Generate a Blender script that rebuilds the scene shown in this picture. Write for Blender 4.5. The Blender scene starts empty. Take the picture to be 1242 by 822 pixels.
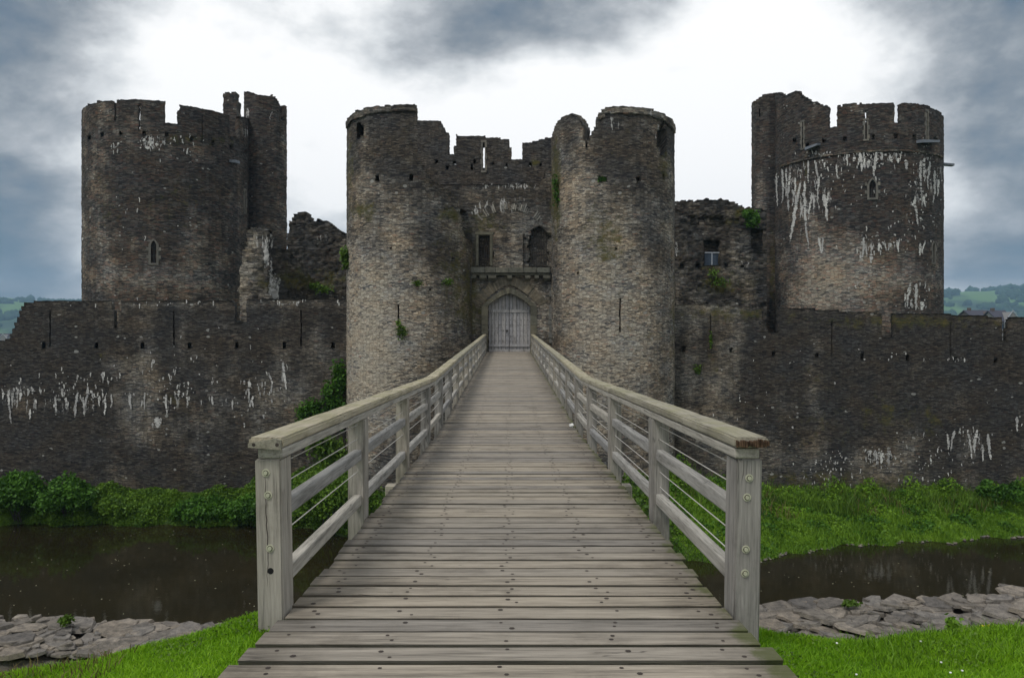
import bpy, bmesh, math, random
import numpy as np
from mathutils import Vector, Matrix, noise as mnoise

random.seed(7)
RNG = np.random.default_rng(7)
SC = bpy.context.scene
COL = SC.collection
R = math.radians

# ------------------------------------------------------------------ camera
F, CX, HY = 947.0, 617.0, 400.0          # focal length in pixels of the 1242 px wide photo, vanishing point
cam_d = bpy.data.cameras.new('camera')
cam = bpy.data.objects.new('camera', cam_d)
COL.objects.link(cam)
cam.location = (0, 0, 0)
cam.rotation_euler = (R(90), 0, 0)
cam_d.sensor_width = 36
cam_d.lens = F / 1242 * 36
cam_d.shift_x = (621 - CX) / 1242
cam_d.shift_y = -(411 - HY) / 1242
cam_d.clip_start = 0.05
cam_d.clip_end = 20000
SC.camera = cam

# ------------------------------------------------------------------ world, sun, exposure
SUN_EL, SUN_AZ = 56.0, 222.0             # azimuth clockwise from +Y (north): behind the viewer, to the left
SKY_STRENGTH = 0.10
SUN_STRENGTH = 1.4
world = bpy.data.worlds.new('World')
SC.world = world
world.use_nodes = True


class NT:
    """small helper to wire nodes"""
    def __init__(self, tree):
        self.t = tree
        tree.nodes.clear()

    def n(self, typ, **kw):
        nd = self.t.nodes.new(typ)
        for k, v in kw.items():
            setattr(nd, k, v)
        return nd

    def put(self, sock, v):
        if isinstance(v, bpy.types.NodeSocket):
            self.t.links.new(v, sock)
        elif v is not None:
            try:
                sock.default_value = v
            except Exception:
                if isinstance(v, (tuple, list)) and len(v) == 3:
                    sock.default_value = (*v, 1)
                else:
                    sock.default_value = (v, v, v)

    def math(self, op, a, b=None, c=None, clamp=False):
        nd = self.n('ShaderNodeMath', operation=op, use_clamp=clamp)
        self.put(nd.inputs[0], a)
        if b is not None: self.put(nd.inputs[1], b)
        if c is not None: self.put(nd.inputs[2], c)
        return nd.outputs[0]

    def vmath(self, op, a, b=None, out=0):
        nd = self.n('ShaderNodeVectorMath', operation=op)
        self.put(nd.inputs[0], a)
        if b is not None: self.put(nd.inputs[1], b)
        return nd.outputs[out]

    def mix(self, f, a, b, blend='MIX'):
        nd = self.n('ShaderNodeMix', data_type='RGBA', blend_type=blend)
        self.put(nd.inputs[0], f)
        self.put(nd.inputs[6], a)
        self.put(nd.inputs[7], b)
        return nd.outputs[2]

    def noise(self, vec, scale=1, detail=4, rough=0.55, dist=0.0, out=0, dims='3D'):
        nd = self.n('ShaderNodeTexNoise', noise_dimensions=dims)
        self.put(nd.inputs['Vector'], vec)
        nd.inputs['Scale'].default_value = scale
        nd.inputs['Detail'].default_value = detail
        nd.inputs['Roughness'].default_value = rough
        nd.inputs['Distortion'].default_value = dist
        return nd.outputs[out]

    def ramp(self, f, stops, interp='LINEAR'):
        nd = self.n('ShaderNodeValToRGB')
        cr = nd.color_ramp
        cr.interpolation = interp
        while len(cr.elements) < len(stops):
            cr.elements.new(0.5)
        for e, (p, c) in zip(cr.elements, stops):
            e.position = p
            e.color = (*c, 1) if len(c) == 3 else c
        self.put(nd.inputs[0], f)
        return nd.outputs[0]

    def smooth(self, v, a, b, lo=0.0, hi=1.0):
        nd = self.n('ShaderNodeMapRange', interpolation_type='SMOOTHSTEP')
        self.put(nd.inputs[0], v)
        nd.inputs[1].default_value = a
        nd.inputs[2].default_value = b
        nd.inputs[3].default_value = lo
        nd.inputs[4].default_value = hi
        return nd.outputs[0]

    def xyz(self, v):
        nd = self.n('ShaderNodeSeparateXYZ')
        self.put(nd.inputs[0], v)
        return nd.outputs

    def comb(self, x, y, z):
        nd = self.n('ShaderNodeCombineXYZ')
        for i, v in enumerate((x, y, z)):
            self.put(nd.inputs[i], v)
        return nd.outputs[0]


def pxdir(px, py):
    v = Vector(((px - CX) / F, 1, (HY - py) / F))
    return tuple(v.normalized())


w = NT(world.node_tree)
tc = w.n('ShaderNodeTexCoord').outputs['Generated']
dirv = w.vmath('NORMALIZE', tc)
dx, dy, dz = w.xyz(dirv)
den = w.math('ADD', w.math('MAXIMUM', dz, 0.0), 0.34)
plane = w.comb(w.math('DIVIDE', dx, den), w.math('DIVIDE', dy, den), 0.0)
cl1 = w.noise(plane, 1.7, 10, 0.58, 0.3)
cl2 = w.noise(w.vmath('MULTIPLY', dirv, (1.0, 1.0, 1.5)), 4.6, 12, 0.56, 0.1)
cl3 = w.noise(w.vmath('MULTIPLY', dirv, (1.0, 1.0, 1.6)), 13.0, 8, 0.55, 0.1)
val = w.math('ADD', w.math('MULTIPLY', w.math('SUBTRACT', cl1, 0.5), 1.15), 0.66)
val = w.math('ADD', val, w.math('MULTIPLY', w.math('SUBTRACT', cl2, 0.5), 1.25))
val = w.math('ADD', val, w.math('MULTIPLY', w.math('SUBTRACT', cl3, 0.5), 0.34))
# the cloud deck of this afternoon: how thick it is in a number of directions (px, py in the photograph give the direction)
SKY_PTS = [(60, 60, 0.40), (200, 50, 0.74), (330, 40, 0.98), (450, 30, 0.72), (560, 35, 0.36), (640, 50, 0.34), (740, 40, 0.44), (600, 85, 0.50), (860, 60, 0.86), (980, 40, 1.08), (1090, 60, 0.62), (1190, 50, 0.26),
           (1320, 60, 0.40), (-60, 80, 0.50), (60, 170, 0.82), (-60, 190, 0.6), (40, 270, 0.12), (-60, 290, 0.2), (60, 345, 0.52), (200, 130, 1.0), (360, 150, 1.12), (500, 110, 1.08), (620, 130, 1.08),
           (760, 120, 1.12), (880, 150, 1.15), (1000, 120, 1.1), (1120, 130, 0.60), (1200, 140, 0.44), (1160, 200, 0.66), (1215, 235, 0.16), (1300, 230, 0.35), (1190, 335, 0.74), (1320, 330, 0.6), (390, 250, 0.86),
           (860, 240, 1.1), (600, 240, 1.1), (620, -80, 0.6), (200, -100, 0.7), (1050, -100, 0.7)]
SK = 75.0
_d = np.array([pxdir(a, b_) for a, b_, _ in SKY_PTS])
_amp = np.linalg.solve(np.exp(SK * (_d @ _d.T - 1)) + 0.10 * np.eye(len(_d)), np.array([c - 0.66 for _, _, c in SKY_PTS]))
for (px, py, _), a in zip(SKY_PTS, _amp):
    d = w.vmath('DOT_PRODUCT', dirv, pxdir(px, py), out=1)
    g = w.math('EXPONENT', w.math('MULTIPLY', w.math('SUBTRACT', d, 1.0), SK))
    val = w.math('ADD', val, w.math('MULTIPLY', g, float(a)))
cloud = w.ramp(val, [(0.08, (0.060, 0.100, 0.155)), (0.24, (0.130, 0.178, 0.235)), (0.40, (0.250, 0.285, 0.325)),
                     (0.56, (0.450, 0.475, 0.505)), (0.70, (0.72, 0.745, 0.765)), (0.84, (0.97, 0.98, 0.985)), (0.94, (1.06, 1.06, 1.06))])
cloud = w.mix(1.0, cloud, (9.0, 9.0, 9.0), 'MULTIPLY')
sky = w.n('ShaderNodeTexSky', sky_type='NISHITA')
sky.sun_disc = False
sky.sun_elevation = R(SUN_EL)
sky.sun_rotation = R(SUN_AZ)
cover = w.smooth(val, 0.0, 0.42, 0.80, 1.0)
skymix = w.mix(cover, sky.outputs[0], cloud)
bg = w.n('ShaderNodeBackground')
w.put(bg.inputs[0], skymix)
bg.inputs[1].default_value = SKY_STRENGTH
wo = w.n('ShaderNodeOutputWorld')
w.t.links.new(bg.outputs[0], wo.inputs[0])

sun_d = bpy.data.lights.new('sun', 'SUN')
sun = bpy.data.objects.new('sun', sun_d)
COL.objects.link(sun)
sun_d.energy = SUN_STRENGTH
sun_d.angle = R(14)
sun_d.color = (1.0, 0.96, 0.90)
to_sun = Vector((math.sin(R(SUN_AZ)) * math.cos(R(SUN_EL)), math.cos(R(SUN_AZ)) * math.cos(R(SUN_EL)), math.sin(R(SUN_EL))))
sun.rotation_euler = to_sun.to_track_quat('Z', 'Y').to_euler()
sun.location = (0, 0, 60)

vs = SC.view_settings
vs.view_transform = 'Standard'
vs.look = 'None'
vs.exposure = 0.24
vs.gamma = 1.0
vs.use_curve_mapping = False
SC.cycles.max_bounces = 6
SC.cycles.volume_bounces = 0


# ------------------------------------------------------------------ general helpers
def at(px, py, Y):
    return Vector(((px - CX) / F * Y, Y, (HY - py) / F * Y))


def PXY(x, y, z):
    y = np.maximum(y, 0.1)
    return CX + F * x / y, HY - F * z / y


def tag(o, label=None, cat=None, group=None, kind=None):
    if label: o['label'] = label
    if cat: o['category'] = cat
    if group: o['group'] = group
    if kind: o['kind'] = kind
    return o


def empty(name, loc, label=None, cat=None, group=None):
    o = bpy.data.objects.new(name, None)
    COL.objects.link(o)
    o.location = loc
    o.empty_display_size = 0.5
    return tag(o, label, cat, group)


def link(name, me, mats, parent=None):
    """link a mesh in world coordinates; parts of an Empty keep their place"""
    if not isinstance(mats, (list, tuple)):
        mats = [mats]
    for m in mats:
        me.materials.append(m)
    o = bpy.data.objects.new(name, me)
    COL.objects.link(o)
    if parent is not None:
        o.parent = parent
        if parent.type == 'EMPTY':
            o.location = -Vector(parent.location)
        elif parent.parent is None:
            o.location = -Vector(parent.location)
    else:
        n = len(me.vertices)
        co = np.empty(n * 3, np.float32)
        me.vertices.foreach_get('co', co)
        co = co.reshape(-1, 3)
        lo, hi = co.min(0), co.max(0)
        c = np.array([(lo[0] + hi[0]) / 2, (lo[1] + hi[1]) / 2, lo[2]], np.float32)
        me.vertices.foreach_set('co', (co - c).ravel())
        me.update()
        o.location = [float(v) for v in c]
    return o


def np_mesh(name, V, Fq, smooth=False, uv=None, mask=None, matidx=None):
    """V n x 3, Fq m x k (one face size)"""
    me = bpy.data.meshes.new(name)
    V = np.asarray(V, np.float32)
    Fq = np.asarray(Fq, np.int32)
    k = Fq.shape[1]
    me.vertices.add(len(V))
    me.vertices.foreach_set('co', V.ravel())
    me.loops.add(Fq.size)
    me.loops.foreach_set('vertex_index', Fq.ravel())
    me.polygons.add(len(Fq))
    me.polygons.foreach_set('loop_start', np.arange(0, Fq.size, k, dtype=np.int32))
    me.polygons.foreach_set('loop_total', np.full(len(Fq), k, np.int32))
    if smooth:
        me.polygons.foreach_set('use_smooth', np.ones(len(Fq), bool))
    if matidx is not None:
        me.polygons.foreach_set('material_index', np.asarray(matidx, np.int32))
    me.update(calc_edges=True)
    if uv is not None:
        l = me.uv_layers.new(name='UVMap')
        l.data.foreach_set('uv', np.asarray(uv, np.float32)[Fq.ravel()].ravel())
    if mask is not None:
        a = me.attributes.new('mask', 'FLOAT_COLOR', 'POINT')
        m4 = np.ones((len(V), 4), np.float32)
        m4[:, :3] = mask
        a.data.foreach_set('color', m4.ravel())
    me.validate()
    return me


class MB:
    """collects boxes, tubes and prisms, then links them as ONE mesh"""
    def __init__(self):
        self.bm = bmesh.new()
        self.mi = 0

    def _fin(self, verts, M):
        if M is not None:
            bmesh.ops.transform(self.bm, matrix=M, verts=verts)

    def box(self, lo, hi, bevel=0.0, M=None, seg=1):
        r = bmesh.ops.create_cube(self.bm, size=1.0)
        vs_ = r['verts']
        for v in vs_:
            v.co = Vector((lo[i] + (v.co[i] + 0.5) * (hi[i] - lo[i]) for i in range(3)))
        faces = set(f for v in vs_ for f in v.link_faces)
        for f in faces: f.material_index = self.mi
        if bevel > 0:
            es = list(set(e for f in faces for e in f.edges))
            rb = bmesh.ops.bevel(self.bm, geom=es, offset=bevel, segments=seg, affect='EDGES', profile=0.5)
            allv = list(set(v for f in rb['faces'] for v in f.verts) | set(v for v in vs_ if v.is_valid))
            for f in rb['faces']: f.material_index = self.mi
        else:
            allv = vs_
        self._fin(allv, M)
        return allv

    def tube(self, a, b, r, n=8, r2=None, caps=True):
        a, b = Vector(a), Vector(b)
        d = b - a
        res = bmesh.ops.create_cone(self.bm, cap_ends=caps, segments=n, radius1=r, radius2=r if r2 is None else r2, depth=d.length)
        q = d.to_track_quat('Z', 'Y').to_matrix().to_4x4()
        M = Matrix.Translation((a + b) / 2) @ q
        bmesh.ops.transform(self.bm, matrix=M, verts=res['verts'])
        for f in set(f for v in res['verts'] for f in v.link_faces): f.material_index = self.mi
        return res['verts']

    def prism(self, pts, off):
        """closed polygon (list of Vector) extruded along off"""
        off = Vector(off)
        a = [self.bm.verts.new(p) for p in pts]
        b = [self.bm.verts.new(Vector(p) + off) for p in pts]
        n = len(pts)
        fs = [self.bm.faces.new(a), self.bm.faces.new(b[::-1])]
        for i in range(n):
            fs.append(self.bm.faces.new((a[i], b[i], b[(i + 1) % n], a[(i + 1) % n])))
        for f in fs: f.material_index = self.mi
        return a + b

    def ring(self, outer, inner, off, closed=True):
        off = Vector(off)
        n = len(outer)
        o1 = [self.bm.verts.new(p) for p in outer]
        i1 = [self.bm.verts.new(p) for p in inner]
        o2 = [self.bm.verts.new(Vector(p) + off) for p in outer]
        i2 = [self.bm.verts.new(Vector(p) + off) for p in inner]
        m = n if closed else n - 1
        for k in range(m):
            j = (k + 1) % n
            for q in ((o1[k], o1[j], i1[j], i1[k]), (o2[k], i2[k], i2[j], o2[j]),
                      (o1[k], o2[k], o2[j], o1[j]), (i1[k], i1[j], i2[j], i2[k])):
                self.bm.faces.new(q).material_index = self.mi

    def build(self, name, mats, parent=None, smooth=False):
        bmesh.ops.recalc_face_normals(self.bm, faces=self.bm.faces[:])
        me = bpy.data.meshes.new(name)
        self.bm.to_mesh(me)
        self.bm.free()
        if smooth:
            for p in me.polygons: p.use_smooth = True
        return link(name, me, mats, parent)


def material(name):
    m = bpy.data.materials.new(name)
    m.use_nodes = True
    t = NT(m.node_tree)
    out = t.n('ShaderNodeOutputMaterial')
    b = t.n('ShaderNodeBsdfPrincipled')
    t.t.links.new(b.outputs[0], out.inputs[0])
    b.inputs['Roughness'].default_value = 0.9
    b.inputs['Specular IOR Level'].default_value = 0.25
    return m, t, b, out


def bump(t, b, h, strength=0.5, dist=0.02):
    bp = t.n('ShaderNodeBump')
    bp.inputs['Strength'].default_value = strength
    bp.inputs['Distance'].default_value = dist
    t.put(bp.inputs['Height'], h)
    t.t.links.new(bp.outputs[0], b.inputs['Normal'])


# ------------------------------------------------------------------ materials
def stone_material(name, warm=1.0, su=2.6, sv=9.0, soot=1.0, bright=1.0, bump_d=0.03, lu=4.2):
    """coursed rubble: thin irregular stones in rough courses, soot, moss and lime runs steered by the mesh's mask"""
    m, t, b, out = material(name)
    uv = t.n('ShaderNodeUVMap').outputs[0]
    at_ = t.n('ShaderNodeAttribute')
    at_.attribute_name = 'mask'
    lime, moss, tone = t.xyz(at_.outputs['Color'])
    big = t.noise(uv, 0.9, 3, 0.5, out=1)
    warp = t.vmath('MULTIPLY', t.vmath('SUBTRACT', big, (0.5, 0.5, 0.5)), (0.12, 0.055, 0.0))
    p = t.vmath('ADD', uv, warp)
    ps = t.vmath('MULTIPLY', p, (su, sv, 1.0))
    vo = t.n('ShaderNodeTexVoronoi', voronoi_dimensions='2D', feature='F1')
    t.put(vo.inputs['Vector'], ps)
    vo.inputs['Scale'].default_value = 1.0
    vo.inputs['Randomness'].default_value = 0.85
    ve = t.n('ShaderNodeTexVoronoi', voronoi_dimensions='2D', feature='DISTANCE_TO_EDGE')
    t.put(ve.inputs['Vector'], ps)
    ve.inputs['Scale'].default_value = 1.0
    ve.inputs['Randomness'].default_value = 0.85
    r1, r2, r3 = t.xyz(vo.outputs['Color'])
    joint = t.smooth(ve.outputs['Distance'], 0.02, 0.16)
    s = bright
    stone = t.ramp(r1, [(0.0, (0.050 * s, 0.048 * s, 0.048 * s)), (0.18, (0.105 * s, 0.098 * s, 0.089 * s)),
                        (0.42, (0.160 * s, 0.144 * s, 0.121 * s)), (0.60, (0.190 * s * warm, 0.160 * s, 0.126 * s)),
                        (0.78, (0.235 * s, 0.215 * s, 0.182 * s)), (0.95, (0.320 * s, 0.298 * s, 0.255 * s)),
                        (1.0, (0.190 * s * warm, 0.122 * s, 0.092 * s))])
    hue = t.noise(t.vmath('MULTIPLY', uv, (0.45, 0.6, 1.0)), 1.0, 4, 0.6)
    stone = t.mix(1.0, stone, t.ramp(hue, [(0.36, (0.88, 0.94, 1.03)), (0.5, (1.0, 0.99, 0.97)), (0.64, (1.10, 0.99, 0.86))]), 'MULTIPLY')
    fine = t.noise(uv, 14, 5, 0.65)
    stone = t.mix(1.0, stone, t.ramp(fine, [(0.28, (0.52, 0.52, 0.53)), (0.72, (1.42, 1.40, 1.36))]), 'MULTIPLY')
    # soot and damp: large dark stains, run vertically; tone from the mesh lightens or darkens
    st = t.noise(t.vmath('MULTIPLY', uv, (0.55, 0.16, 1.0)), 1.0, 6, 0.62)
    st2 = t.noise(t.vmath('MULTIPLY', uv, (0.33, 0.40, 1.0)), 1.6, 5, 0.6)
    so = t.math('ADD', t.math('MULTIPLY', t.math('SUBTRACT', st, 0.5), 3.0), t.math('MULTIPLY', t.math('SUBTRACT', st2, 0.5), 2.6))
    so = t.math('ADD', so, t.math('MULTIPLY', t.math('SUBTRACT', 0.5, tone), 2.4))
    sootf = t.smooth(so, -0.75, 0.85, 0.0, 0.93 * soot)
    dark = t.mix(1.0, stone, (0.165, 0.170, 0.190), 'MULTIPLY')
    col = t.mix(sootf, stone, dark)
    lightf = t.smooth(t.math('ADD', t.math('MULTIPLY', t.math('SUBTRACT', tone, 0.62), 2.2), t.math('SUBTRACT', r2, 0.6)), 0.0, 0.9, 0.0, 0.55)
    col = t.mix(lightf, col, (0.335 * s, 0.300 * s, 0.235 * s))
    # joints
    jm = t.math('SUBTRACT', 1.0, joint)
    col = t.mix(t.math('MULTIPLY', jm, 0.78), col, t.mix(0.6, col, (0.030, 0.028, 0.026)))
    # moss
    mn = t.noise(uv, 1.7, 6, 0.65)
    mn2 = t.noise(uv, 9.0, 3, 0.6)
    mf = t.smooth(t.math('ADD', t.math('ADD', mn, t.math('MULTIPLY', mn2, 0.35)), t.math('MULTIPLY', moss, 0.62)), 0.82, 1.12, 0.0, 0.85)
    mcol = t.mix(r3, (0.050, 0.062, 0.016), (0.125, 0.100, 0.026))
    col = t.mix(mf, col, mcol)
    # lime runs: narrow vertical streaks
    l1 = t.noise(t.vmath('MULTIPLY', uv, (lu, 0.55, 1.0)), 1.0, 4, 0.65, 0.9)
    l2 = t.noise(t.vmath('MULTIPLY', uv, (9.0, 6.0, 1.0)), 1.0, 4, 0.65)
    l3 = t.noise(t.vmath('MULTIPLY', uv, (0.9, 0.7, 1.0)), 1.0, 3, 0.6)
    lf = t.math('ADD', t.math('ADD', t.math('MULTIPLY', l1, 1.5), t.math('MULTIPLY', l2, 0.75)), t.math('ADD', t.math('MULTIPLY', lime, 0.30), t.math('MULTIPLY', l3, 0.75)))
    lf = t.smooth(lf, 1.72, 1.80, 0.0, 0.88)
    lf = t.math('MULTIPLY', lf, t.smooth(lime, 0.14, 0.26))
    col = t.mix(lf, col, (0.56, 0.55, 0.53))
    # specks of white lichen
    vl = t.n('ShaderNodeTexVoronoi', voronoi_dimensions='2D', feature='F1')
    t.put(vl.inputs['Vector'], t.vmath('MULTIPLY', p, (2.2, 3.4, 1.0)))
    vl.inputs['Scale'].default_value = 1.0
    lr, _, _ = t.xyz(vl.outputs['Color'])
    _, lg, _ = t.xyz(vl.outputs['Color'])
    lcl = t.smooth(t.noise(t.vmath('MULTIPLY', uv, (0.5, 0.8, 1.0)), 1.0, 4, 0.6), 0.53, 0.72)
    lsz = t.math('ADD', 0.05, t.math('MULTIPLY', lg, 0.20))
    lp = t.math('MULTIPLY', t.math('LESS_THAN', vl.outputs['Distance'], lsz), t.math('GREATER_THAN', lr, t.math('SUBTRACT', 0.985, t.math('MULTIPLY', lcl, 0.25))))
    col = t.mix(t.math('MULTIPLY', lp, 0.6), col, (0.42, 0.42, 0.39))
    t.put(b.inputs['Base Color'], col)
    h = t.math('ADD', t.math('MULTIPLY', joint, 0.6), t.math('ADD', t.math('MULTIPLY', r2, 0.6), t.math('MULTIPLY', fine, 0.4)))
    bump(t, b, h, 0.8, bump_d)
    b.inputs['Roughness'].default_value = 0.92
    return m


M = {}
M['gate'] = stone_material('gatehouse_rubble', 1.0, 4.6, 18.0, 1.0, 1.75, 0.022, 4.2)
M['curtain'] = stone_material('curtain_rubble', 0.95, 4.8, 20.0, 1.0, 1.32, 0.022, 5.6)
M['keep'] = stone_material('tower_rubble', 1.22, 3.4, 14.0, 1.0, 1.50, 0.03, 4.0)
M['ruin'] = stone_material('ruin_rubble', 0.95, 3.2, 12.0, 1.0, 1.5, 0.03, 4.0)


def plain_stone(name, c1, c2, scale=6.0):
    m, t, b, out = material(name)
    o = t.n('ShaderNodeTexCoord').outputs['Object']
    n1 = t.noise(o, scale, 6, 0.65)
    n2 = t.noise(o, scale * 5, 4, 0.6)
    f = t.math('ADD', t.math('MULTIPLY', n1, 0.7), t.math('MULTIPLY', n2, 0.3))
    col = t.ramp(f, [(0.3, c1), (0.7, c2)])
    rp = t.n('ShaderNodeNewGeometry').outputs['Random Per Island']
    col = t.mix(1.0, col, t.ramp(rp, [(0, (0.62, 0.63, 0.66)), (0.35, (0.92, 0.90, 0.86)), (0.6, (1.0, 1.02, 1.05)), (0.8, (1.12, 1.06, 0.97)), (1, (1.38, 1.34, 1.27))]), 'MULTIPLY')
    t.put(b.inputs['Base Color'], col)
    bump(t, b, f, 0.6, 0.03)
    return m


M['dressed'] = plain_stone('dressed_stone', (0.085, 0.083, 0.075), (0.215, 0.205, 0.182), 4)
M['arch'] = plain_stone('arch_stone', (0.07, 0.068, 0.05), (0.19, 0.18, 0.14), 4)
M['cornice'] = plain_stone('cornice_stone', (0.06, 0.06, 0.05), (0.21, 0.205, 0.17), 5)
M['slab'] = plain_stone('slab_stone', (0.050, 0.048, 0.048), (0.285, 0.255, 0.222), 13)


def flat_mat(name, c, rough=0.8, metal=0.0, var=0.25, scale=8):
    m, t, b, out = material(name)
    o = t.n('ShaderNodeTexCoord').outputs['Object']
    n1 = t.noise(o, scale, 5, 0.6)
    lo = tuple(v * (1 - var) for v in c)
    hi = tuple(v * (1 + var) for v in c)
    t.put(b.inputs['Base Color'], t.ramp(n1, [(0.3, lo), (0.7, hi)]))
    b.inputs['Roughness'].default_value = rough
    b.inputs['Metallic'].default_value = metal
    return m


M['dark'] = flat_mat('dark_interior', (0.012, 0.012, 0.013))
M['iron'] = flat_mat('rusted_iron', (0.05, 0.045, 0.042), 0.7)
M['spout'] = flat_mat('lead_spout', (0.17, 0.19, 0.22), 0.5)
M['wire'] = flat_mat('steel_wire', (0.62, 0.60, 0.56), 0.4, 0.3, 0.1)
M['bolt'] = flat_mat('galvanised_bolt', (0.46, 0.46, 0.34), 0.5, 0.1)
M['screw'] = flat_mat('screw_head', (0.050, 0.040, 0.034), 0.8)
M['frame'] = flat_mat('pale_frame', (0.36, 0.39, 0.44), 0.6)
M['glass'] = flat_mat('dim_glass', (0.05, 0.07, 0.10), 0.15)
M['rot'] = flat_mat('rotten_wood', (0.085, 0.052, 0.032), 0.95, 0, 0.7, 30)


def wood_material(name, axis, base=(0.36, 0.335, 0.295), moss=0.0, tint=1.0, island=False, stain=0.5, edge_moss=False):
    """weathered grey timber, grain along axis"""
    m, t, b, out = material(name)
    o = t.n('ShaderNodeTexCoord').outputs['Object']
    geo = t.n('ShaderNodeNewGeometry')
    rnd = geo.outputs['Random Per Island'] if island else t.n('ShaderNodeObjectInfo').outputs['Random']
    off = t.comb(t.math('MULTIPLY', rnd, 37.0), t.math('MULTIPLY', rnd, 91.0), t.math('MULTIPLY', rnd, 53.0))
    p = t.vmath('ADD', o, off)
    sc = {0: (0.9, 16, 16), 1: (16, 0.9, 16), 2: (16, 16, 0.9)}[axis]
    g1 = t.noise(t.vmath('MULTIPLY', p, sc), 1.6, 6, 0.62, 0.5)
    g2 = t.noise(t.vmath('MULTIPLY', p, sc), 6.0, 4, 0.6)
    g = t.math('ADD', t.math('MULTIPLY', g1, 0.6), t.math('MULTIPLY', g2, 0.4))
    lo = tuple(v * 0.42 for v in base)
    hi = tuple(min(1, v * 1.42) for v in base)
    col = t.ramp(g, [(0.32, lo), (0.5, base), (0.68, hi)])
    v_ = t.ramp(rnd, [(0, (0.76, 0.77, 0.80)), (0.5, (1.0, 0.985, 0.96)), (1, (1.17, 1.12, 1.03))])
    col = t.mix(1.0, col, v_, 'MULTIPLY')
    s1 = t.noise(p, 2.3, 6, 0.65)
    sf = t.smooth(s1, 0.50, 0.74, 0.0, stain)
    col = t.mix(sf, col, t.mix(1.0, col, (0.42, 0.41, 0.40), 'MULTIPLY'))
    # dark drying cracks along the grain
    ck = t.noise(t.vmath('MULTIPLY', p, tuple(v * 1.3 for v in sc)), 1.1, 2, 0.4)
    cf = t.math('SUBTRACT', 1.0, t.smooth(t.math('ABSOLUTE', t.math('SUBTRACT', ck, 0.5)), 0.0, 0.012))
    cf = t.math('MULTIPLY', cf, t.smooth(t.noise(p, 1.3, 2), 0.5, 0.62))
    col = t.mix(t.math('MULTIPLY', cf, 0.7), col, (0.05, 0.045, 0.04))
    nx, ny, nz = t.xyz(geo.outputs['Normal'])
    if moss > 0:
        mf = t.math('MULTIPLY', t.smooth(t.noise(p, 3.4, 6, 0.7), 0.36, 0.66), t.smooth(nz, 0.1, 0.8, 0.35, 1.0))
        col = t.mix(t.math('MULTIPLY', mf, moss), col, (0.23, 0.225, 0.10))
    if edge_moss:
        x, y, z = t.xyz(o)
        e = t.smooth(x, 0.98, 1.24)
        mn = t.noise(o, 5.0, 6, 0.7)
        mf = t.smooth(t.math('ADD', t.math('MULTIPLY', e, 0.42), mn), 0.74, 0.98, 0.0, 0.75)
        col = t.mix(mf, col, (0.10, 0.125, 0.028))
        # grime along both edges, paler trodden middle
        ax = t.math('ABSOLUTE', x)
        gf = t.smooth(t.math('ADD', ax, t.math('MULTIPLY', t.math('SUBTRACT', t.noise(o, 2.5, 5, 0.7), 0.5), 0.9)), 0.75, 1.25, 0.0, 0.62)
        col = t.mix(gf, col, t.mix(1.0, col, (0.45, 0.44, 0.42), 'MULTIPLY'))
    t.put(b.inputs['Base Color'], col)
    b.inputs['Roughness'].default_value = 0.85
    bump(t, b, t.math('SUBTRACT', g, t.math('MULTIPLY', cf, 0.6)), 0.9, 0.007)
    return m


M['deck'] = wood_material('deck_timber', 0, (0.282, 0.255, 0.218), island=True, stain=0.55, edge_moss=True)
M['post'] = wood_material('post_timber', 2, (0.315, 0.297, 0.265), stain=0.6, moss=0.05)
M['rail'] = wood_material('rail_timber', 1, (0.315, 0.308, 0.290), stain=0.45)
M['cap'] = wood_material('cap_timber', 1, (0.345, 0.318, 0.255), moss=0.55, stain=0.4)
M['beam'] = wood_material('beam_timber', 0, (0.30, 0.285, 0.25), stain=0.4)
M['door'] = wood_material('door_timber', 2, (0.355, 0.352, 0.365), island=True, stain=0.75)


def leaf_material(name, dark, light, trans=0.25, rough=0.55):
    m, t, b, out = material(name)
    rp = t.n('ShaderNodeNewGeometry').outputs['Random Per Island']
    o = t.n('ShaderNodeTexCoord').outputs['Object']
    n = t.noise(o, 0.9, 4, 0.6)
    f = t.math('ADD', t.math('MULTIPLY', rp, 0.55), t.math('MULTIPLY', t.smooth(n, 0.3, 0.7), 0.45))
    col = t.ramp(f, [(0.0, dark), (0.55, tuple((a + c) / 2 for a, c in zip(dark, light))), (1.0, light)])
    t.put(b.inputs['Base Color'], col)
    b.inputs['Roughness'].default_value = rough
    tr = t.n('ShaderNodeBsdfTranslucent')
    t.put(tr.inputs[0], col)
    mx = t.n('ShaderNodeMixShader')
    mx.inputs[0].default_value = trans
    t.t.links.new(b.outputs[0], mx.inputs[1])
    t.t.links.new(tr.outputs[0], mx.inputs[2])
    t.t.links.new(mx.outputs[0], out.inputs[0])
    return m


M['leaf'] = leaf_material('shrub_leaf', (0.014, 0.050, 0.006), (0.110, 0.260, 0.026))
M['leaf_light'] = leaf_material('light_leaf', (0.045, 0.090, 0.012), (0.150, 0.260, 0.030))
M['weed'] = leaf_material('bank_weed', (0.026, 0.075, 0.006), (0.190, 0.330, 0.034))
M['bankgrass'] = leaf_material('bank_grass', (0.060, 0.150, 0.008), (0.230, 0.400, 0.030))
M['lawn'] = leaf_material('lawn_blade', (0.120, 0.290, 0.010), (0.370, 0.620, 0.030), 0.4)
M['flower'] = flat_mat('yellow_petal', (0.75, 0.60, 0.03))
M['white_petal'] = flat_mat('white_petal', (0.8, 0.8, 0.78))
M['dry'] = leaf_material('dry_stem', (0.10, 0.075, 0.03), (0.24, 0.19, 0.08))


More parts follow.
